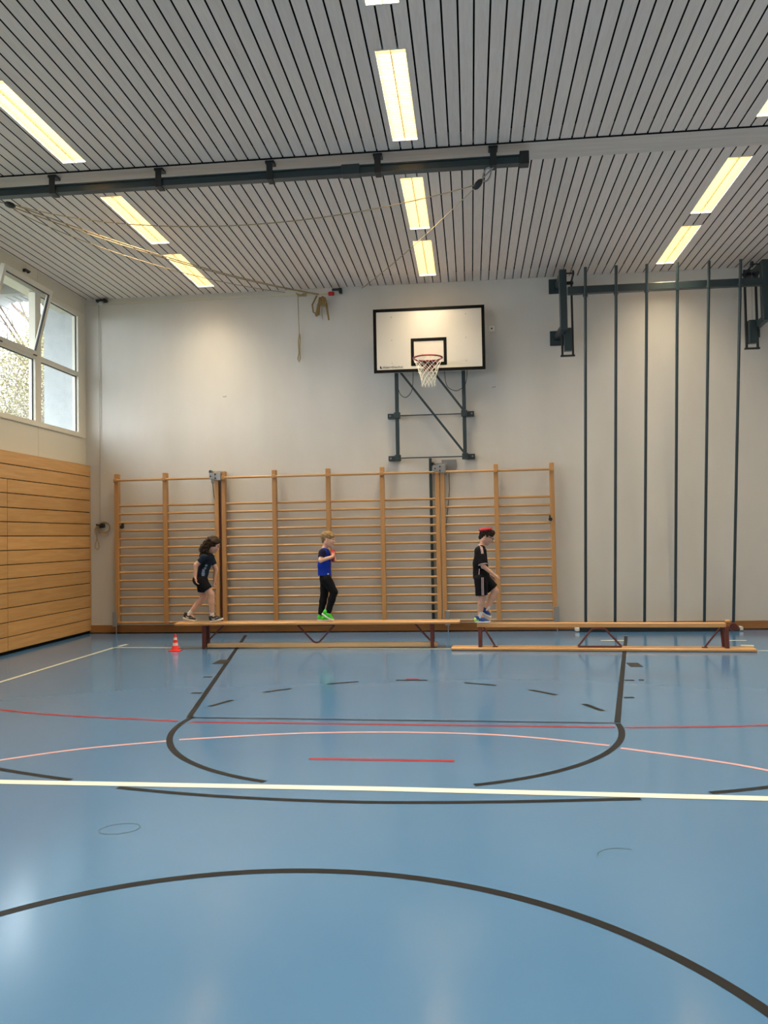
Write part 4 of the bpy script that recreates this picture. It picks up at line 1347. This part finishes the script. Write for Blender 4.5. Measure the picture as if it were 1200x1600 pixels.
F.cut(A3(-2.09, Y, 1.02), (0, 0, -1)); F.ell(T(-.03, 0, -.06), (.050, .050, .085), 0, 'sub'); F.ripple(.0014, 40)
sh_ = link('tshirt', F.mesh('tshirt', M['blue_cloth']), root)
for s_, sh, el in ((-1, shR, elR), (1, shL, elL)):
    F = Field(np.minimum(sh, el) - .09, np.maximum(sh, el) + .09, .005)
    F.cone(sh + A3(.0, -s_ * .035, .015), sh, .044, .050, .02); F.cone(sh, sh + (el - sh) * .72, .050, .047, .02)
    F.cut(sh + (el - sh) * .62, el - sh)
    link('sleeve', F.mesh('sleeve', M['sleeve2']), sh_)
bpy.context.view_layer.update()
project_patch(sh_, -2.020, 1.045, .012, 2, 'shirt_mark', M['sole'])
hR, kR, aR = A3(-2.05, Y - .062, .965), A3(-1.945, Y - .06, .790), A3(-2.035, Y - .045, .500)
hL, kL, aL = A3(-2.09, Y + .062, .965), A3(-2.105, Y + .055, .735), A3(-2.160, Y + .035, .465)
F = Field((-2.32, Y - .18, .42), (-1.82, Y + .18, 1.10), .0055)
F.cone(A3(-2.075, Y, 1.04), A3(-2.075, Y, .98), .082, .086, .03, (1, 1.2, 1))
for a, b_, c in ((hR, kR, aR), (hL, kL, aL)):
    F.cone(a, b_, .078, .056, .02); F.cone(b_, b_ + (c - b_) * .35, .055, .052, .015); F.cone(b_ + (c - b_) * .35, c, .052, .040, .015)
    F.cut(c + (c - b_) * .02, c - b_, (c, .07))
F.ripple(.0016, 45)
link('trousers', F.mesh('trousers', M['black_cloth']), root)
limb_sock(root, aR + A3(-.005, 0, -.02), kR - aR, Y, .03); limb_sock(root, aL + A3(0, 0, -.015), kL - aL, Y, .03)
shoe(root, (-2.130, .478), (-1.965, .374), Y - .045, M['shoeg'], None, M['dark'])
shoe(root, (-2.205, .374), (-2.015, .374), Y + .035, M['shoeg'], None, M['dark'])
F = Field((-2.18, Y - .13, 1.42), (-1.88, Y + .13, 1.68), .0045)
F.ell(T(-.018, 0, .048), (.100, .080, .078), .01, rot=pit)
F.cone(T(-.055, 0, .02), T(-.070, 0, -.030), .050, .030, .02, (1, 1.25, 1))
F.ell(T(.082, 0, -.028), (.068, .085, .066), 0, 'sub', rot=pit); F.ell(T(.02, 0, -.065), (.06, .1, .055), 0, 'sub', rot=pit)
F.ripple(.0022, 130)
link('hair', F.mesh('hair', M['hair2']), root)
dt = thing('bean_disc', 'red disc clasped to the chest of the blond boy', 'disc', (-1.962, Y + .01, 1.302))
m_ = MB(); m_.lathe([(.0, -.024), (.07, -.024), (.088, -.014), (.092, 0), (.088, .014), (.07, .024), (0, .024)], (0, 0, 0), 28, 'x')
m_.build('disc_body', M['beret'], dt, True, loc=(0, 0, 0))
m_ = MB(); m_.tube([(0, .092 * cos(2 * pi * k / 28), .092 * sin(2 * pi * k / 28)) for k in range(28)], .003, 5, closed=True); m_.build('seam', M['red'], dt, True, loc=(0, 0, 0))

# ---- child three: dark hair, glasses, black kit with pink stripes, disc on the head
Y = 11.415
root = person('boy with glasses in black striped shirt and shorts balancing a red disc on his head', (.13, Y, .365))
hc = A3(.208, Y, 1.528); pit = .42; hs = 1.0
T = head_fn(hc, pit, -.05, hs)
F = Field((-.06, Y - .29, .36), (.52, Y + .29, 1.70), .0052)
head(F, T, pit, hs)
neck, waist, pel = A3(.135, Y, 1.415), A3(.125, Y, 1.12), A3(.130, Y, .99)
F.cone(neck - A3(0, 0, .03), T(-.03, 0, -.04), .035, .038, .02)
F.cone(A3(.125, Y, 1.32), waist, .072, .068, .03, (1, 1.35, 1)); F.cone(waist, pel, .068, .080, .03, (1, 1.3, 1))
for s_ in (-1, 1): F.cone(neck - A3(0, 0, .03), A3(.12, Y + s_ * .12, 1.35), .034, .036, .03)
shR, elR, wrR = A3(.118, Y - .135, 1.335), A3(.150, Y - .18, 1.140), A3(.285, Y - .165, 1.025)
shL, elL, wrL = A3(.125, Y + .135, 1.335), A3(.135, Y + .18, 1.130), A3(.245, Y + .18, 1.00)
for a, b_, c in ((shR, elR, wrR), (shL, elL, wrL)):
    F.cone(a, b_, .038, .031, .015); F.cone(b_, c, .031, .021, .012)
hand(F, wrR, (.85, .10, -.50), (0, .5, -.8), (.2, .8, .5), .28, .95)
hand(F, wrL, (.80, -.10, -.60), (0, -.5, -.8), (.2, -.8, .5), .28, .95)
hR, kR, aR = A3(.115, Y - .065, .96), A3(.130, Y - .055, .725), A3(.093, Y - .02, .470)
hL, kL, aL = A3(.145, Y + .065, .96), A3(.310, Y + .06, .785), A3(.185, Y + .045, .555)
for a, b_, c in ((hR, kR, aR), (hL, kL, aL)):
    F.cone(a, b_, .070, .048, .02); F.cone(b_, b_ + (c - b_) * .35, .047, .047, .015); F.cone(b_ + (c - b_) * .35, c, .047, .028, .015)
    F.cone(c, c + A3(.04, 0, -.05), .028, .022, .01)
link('body', F.mesh('body', M['skin']), root)
face_bits(T, root, hs)
F = Field((-.06, Y - .27, .86), (.34, Y + .27, 1.47), .006)
F.cone(A3(.120, Y, 1.33), A3(.115, Y, 1.16), .084, .098, .03, (1, 1.28, 1)); F.cone(A3(.115, Y, 1.16), A3(.128, Y, .94), .100, .116, .03, (1, 1.18, 1))
for s_, sh, el in ((-1, shR, elR), (1, shL, elL)):
    F.cone(neck - A3(0, -s_ * .03, .035), sh, .038, .048, .03); F.cone(sh, sh + (el - sh) * .95, .054, .060, .02)
    F.cut(sh + (el - sh) * .90, el - sh, (sh + (el - sh) * 1.15, .09))
F.cut(A3(.12, Y, .945), (-.10, 0, -1)); F.ell(T(-.03, 0, -.065), (.052, .055, .085), 0, 'sub'); F.ripple(.0018, 38)
sh_ = link('shirt', F.mesh('shirt', M['black_cloth']), root)
F = Field((-.06, Y - .24, .60), (.44, Y + .24, 1.08), .006)
F.cone(A3(.13, Y, 1.02), A3(.13, Y, .95), .088, .098, .03, (1, 1.22, 1))
for h_, k_ in ((hR, kR + A3(-.005, 0, 0)), (hL, kL)): F.cone(h_, k_, .092, .082, .025)
F.cut(hR + (kR - hR) * .93, kR - hR); F.cut(hL + (kL - hL) * .82, kL - hL)
F.ripple(.0018, 38)
so_ = link('shorts', F.mesh('shorts', M['black_cloth']), root)
bpy.context.view_layer.update()
for k in range(3):
    project_strip(sh_, [(.112 + .013 * k, 1.410 - .006 * k), (.126 + .012 * k, 1.36), (.132 + .012 * k, 1.305)], .0052, 'shoulder_stripe', M['stripe'])
for k in range(3):
    project_strip(so_, [(.126 + .012 * k, .985), (.124 + .012 * k, .85), (.126 + .012 * k, .745)], .005, 'side_stripe', M['stripe'])
m_ = MB(); q = sh_
e_ = (elR - shR) / np.linalg.norm(elR - shR); cc = shR + (elR - shR) * .895
u_ = np.cross(e_, A3(0, 1, 0)); u_ /= np.linalg.norm(u_); v_ = np.cross(e_, u_)
m_.tube([cc + (u_ * cos(2 * pi * k / 20) + v_ * sin(2 * pi * k / 20)) * .0595 for k in range(20)], .0035, 5, closed=True)
m_.build('sleeve_trim', M['stripe'], sh_, True)
project_strip(sh_, [(.098, 1.10), (.092, 1.03), (.086, .965)], .007, 'side_piping', M['stripe'])
m_ = MB(); m_.tube([A3(neck[0] + .012 + .055 * cos(2 * pi * k / 24), Y + .058 * sin(2 * pi * k / 24), 1.395 + .0 - .030 * cos(2 * pi * k / 24)) for k in range(24)], .004, 5, closed=True)
m_.build('collar_trim', M['stripe'], sh_, True)
limb_sock(root, aR + A3(0, 0, -.02), kR - aR, Y, .07); limb_sock(root, aL + A3(0, 0, -.01), kL - aL, Y, .05)
s1 = shoe(root, (.020, .370), (.235, .367), Y - .02, M['shoeb'], None, M['shoeb'])
F = Field((0, Y - .08, .36), (.14, Y + .06, .50), .004)
F.cone(A3(.050, Y - .02, .412), A3(.085, Y - .02, .415), .038, .036, .01, (1, .97, 1)); F.cut(A3(0, 0, .392), (0, 0, -1)); F.cut(A3(.085, 0, .40), (1, 0, .5))
link('heel_panel', F.mesh('heel_panel', M['lime']), s1)
shoe(root, (.095, .505), (.240, .425), Y + .045, M['shoeb'], None, M['shoeb'])
F = Field((.06, Y - .13, 1.42), (.36, Y + .13, 1.68), .0045)
F.ell(T(-.018, 0, .042), (.099, .080, .080), .01, rot=pit)
F.cone(T(-.055, 0, .02), T(-.072, 0, -.035), .050, .032, .02, (1, 1.25, 1))
F.cone(T(.055, .03, .085), T(.055, -.03, .085), .030, .030, .02)
F.ell(T(.088, 0, -.026), (.070, .085, .066), 0, 'sub', rot=pit); F.ell(T(.02, 0, -.065), (.06, .1, .055), 0, 'sub', rot=pit)
F.ripple(.0022, 130)
link('hair', F.mesh('hair', M['hair3']), root)
m_ = MB()
for s_ in (-1, 1):
    m_.tube([T(.094 + .0 * k, s_ * .031 + .021 * cos(2 * pi * k / 18), .004 + .016 * sin(2 * pi * k / 18)) for k in range(18)], .0036, 5, closed=True)
    m_.tube([T(.090, s_ * .052, .010), T(.05, s_ * .072, .012), T(-.005, s_ * .080, .014), T(-.02, s_ * .078, .0)], .0038, 5)
m_.tube([T(.095, -.010, .006), T(.097, 0, .010), T(.095, .010, .006)], .0024, 5)
m_.build('glasses', M['black'], root, True)['label'] = 'dark framed glasses'
dt = thing('bean_disc', 'red disc lying flat on the head of the boy with glasses', 'disc', (.193, Y, 1.632))
dt.rotation_euler = (0, -.10, 0)
m_ = MB(); m_.lathe([(.0, -.022), (.06, -.026), (.086, -.018), (.094, 0), (.086, .018), (.05, .025), (0, .026)], (0, 0, 0), 28, 'z')
m_.build('disc_body', M['beret'], dt, True, loc=(0, 0, 0))
m_ = MB(); m_.tube([(.094 * cos(2 * pi * k / 28), .094 * sin(2 * pi * k / 28), 0) for k in range(28)], .003, 5, closed=True); m_.build('seam', M['red'], dt, True, loc=(0, 0, 0))

# ------------------------------------------------------------------ outside the windows
struct(MB().box(-7.22, XL - .12, 13.50, 13.86, -1, 6.2).build('wall_outside', M['render_']), 'pale rendered outside wall beyond the window')
struct(MB().box(-60, XL - .36, -40, 70, -1.3, -1.2).build('ground', M['grass']), 'grass outside')
ev = struct(MB().box(-8.08, XL - .1, YB, 13.95, 5.86, 5.98).build('roof_overhang', M['dark']), 'roof overhang outside the window wall')
for k in range(11):
    x0 = -8.08 + .137 * k
    MB().box(x0 + .006, min(x0 + .102, XL - .1), 5.0, 13.95, 5.842, 5.86).build('plank', M['soffit'], ev)
MB().box(-8.08, XL - .1, YB, 4.99, 5.842, 5.86).build('panel', M['soffit'], ev)
for y in (13.05, 10.28, 7.51, 4.74): MB().box(-8.02, XL - .1, y - .07, y + .07, 5.70, 5.84).build('rafter', M['soffit'], ev)
MB().box(-8.12, -8.08, YB, 13.95, 5.72, 5.98).build('fascia_board', M['soffit'], ev)


def tree(name, label, base, h, spread, seed, m, nleaf, leafsize, crown0, depth=6):
    rr = random.Random(seed); t = thing(name, label, 'tree', base, 'spring trees outside the windows')
    tr = MB(); tips = []
    def grow(p, d, L_, r_, lv):
        q = [p]
        for k in range(3):
            d = (d + Vector((rr.uniform(-.16, .16), rr.uniform(-.16, .16), rr.uniform(-.03, .12)))).normalized()
            q.append(q[-1] + d * L_ / 3)
        tr.tube(q, [r_, r_ * .9, r_ * .8, r_ * .68], 6, cap=False)
        if lv >= 2: tips.extend(q[1:])
        if lv >= depth: return
        for _ in range(2 if lv > 0 else 3):
            ax = Vector((rr.uniform(-1, 1), rr.uniform(-1, 1), rr.uniform(-.1, .5))).normalized()
            grow(q[-1], (d * .75 + ax * spread).normalized(), L_ * rr.uniform(.68, .84), r_ * .62, lv + 1)
        if lv > 0 and rr.random() < .6:
            ax = Vector((rr.uniform(-1, 1), rr.uniform(-1, 1), .2)).normalized()
            grow(q[2], (d * .5 + ax * spread).normalized(), L_ * .6, r_ * .45, lv + 1)
    grow(Vector(base), Vector((0, 0, 1)), h * .30, h * .014, 0)
    tr.build('trunk', M['bark'], t, True)
    if nleaf:
        P_ = np.array([tips[rr.randrange(len(tips))][:] for _ in range(nleaf)]) + rng.normal(0, .28, (nleaf, 3))
        A = rng.normal(0, 1, (nleaf, 3)); A /= np.linalg.norm(A, axis=1)[:, None]
        B = np.cross(A, rng.normal(0, 1, (nleaf, 3))); B /= np.linalg.norm(B, axis=1)[:, None]
        s_ = leafsize * rng.uniform(.6, 1.3, (nleaf, 1))
        V = np.stack([P_ - A * s_, P_ + B * s_ * .6, P_ + A * s_, P_ - B * s_ * .6], 1).reshape(-1, 3)
        me = bpy.data.meshes.new('foliage'); me.from_pydata(V.tolist(), [], [tuple(range(4 * i, 4 * i + 4)) for i in range(nleaf)]); me.materials.append(m)
        o = link('foliage', me, t); o['kind'] = 'stuff'
    return t


tree('bare_tree', 'bare grey branched tree against the sky behind the tilted window', (-13.2, 24.2, -1.2), 15.5, .50, 14, M['leaf_g'], 1500, .03, 3, 7)
tree('leafy_tree', 'yellow green budding tree filling the lower left window', (-12.2, 21.6, -1.2), 8.3, .75, 21, M['leaf_y'], 42000, .034, 2, 6)
tree('leafy_tree', 'pale budding tree seen beside the rendered outside wall', (-9.6, 18.6, -1.2), 6.8, .8, 33, M['leaf_g'], 34000, .027, 2, 6)
tree('leafy_tree', 'budding tree standing behind the others outside the windows', (-17.5, 31.6, -1.2), 11.5, .8, 35, M['leaf_y'], 34000, .045, 2, 6)
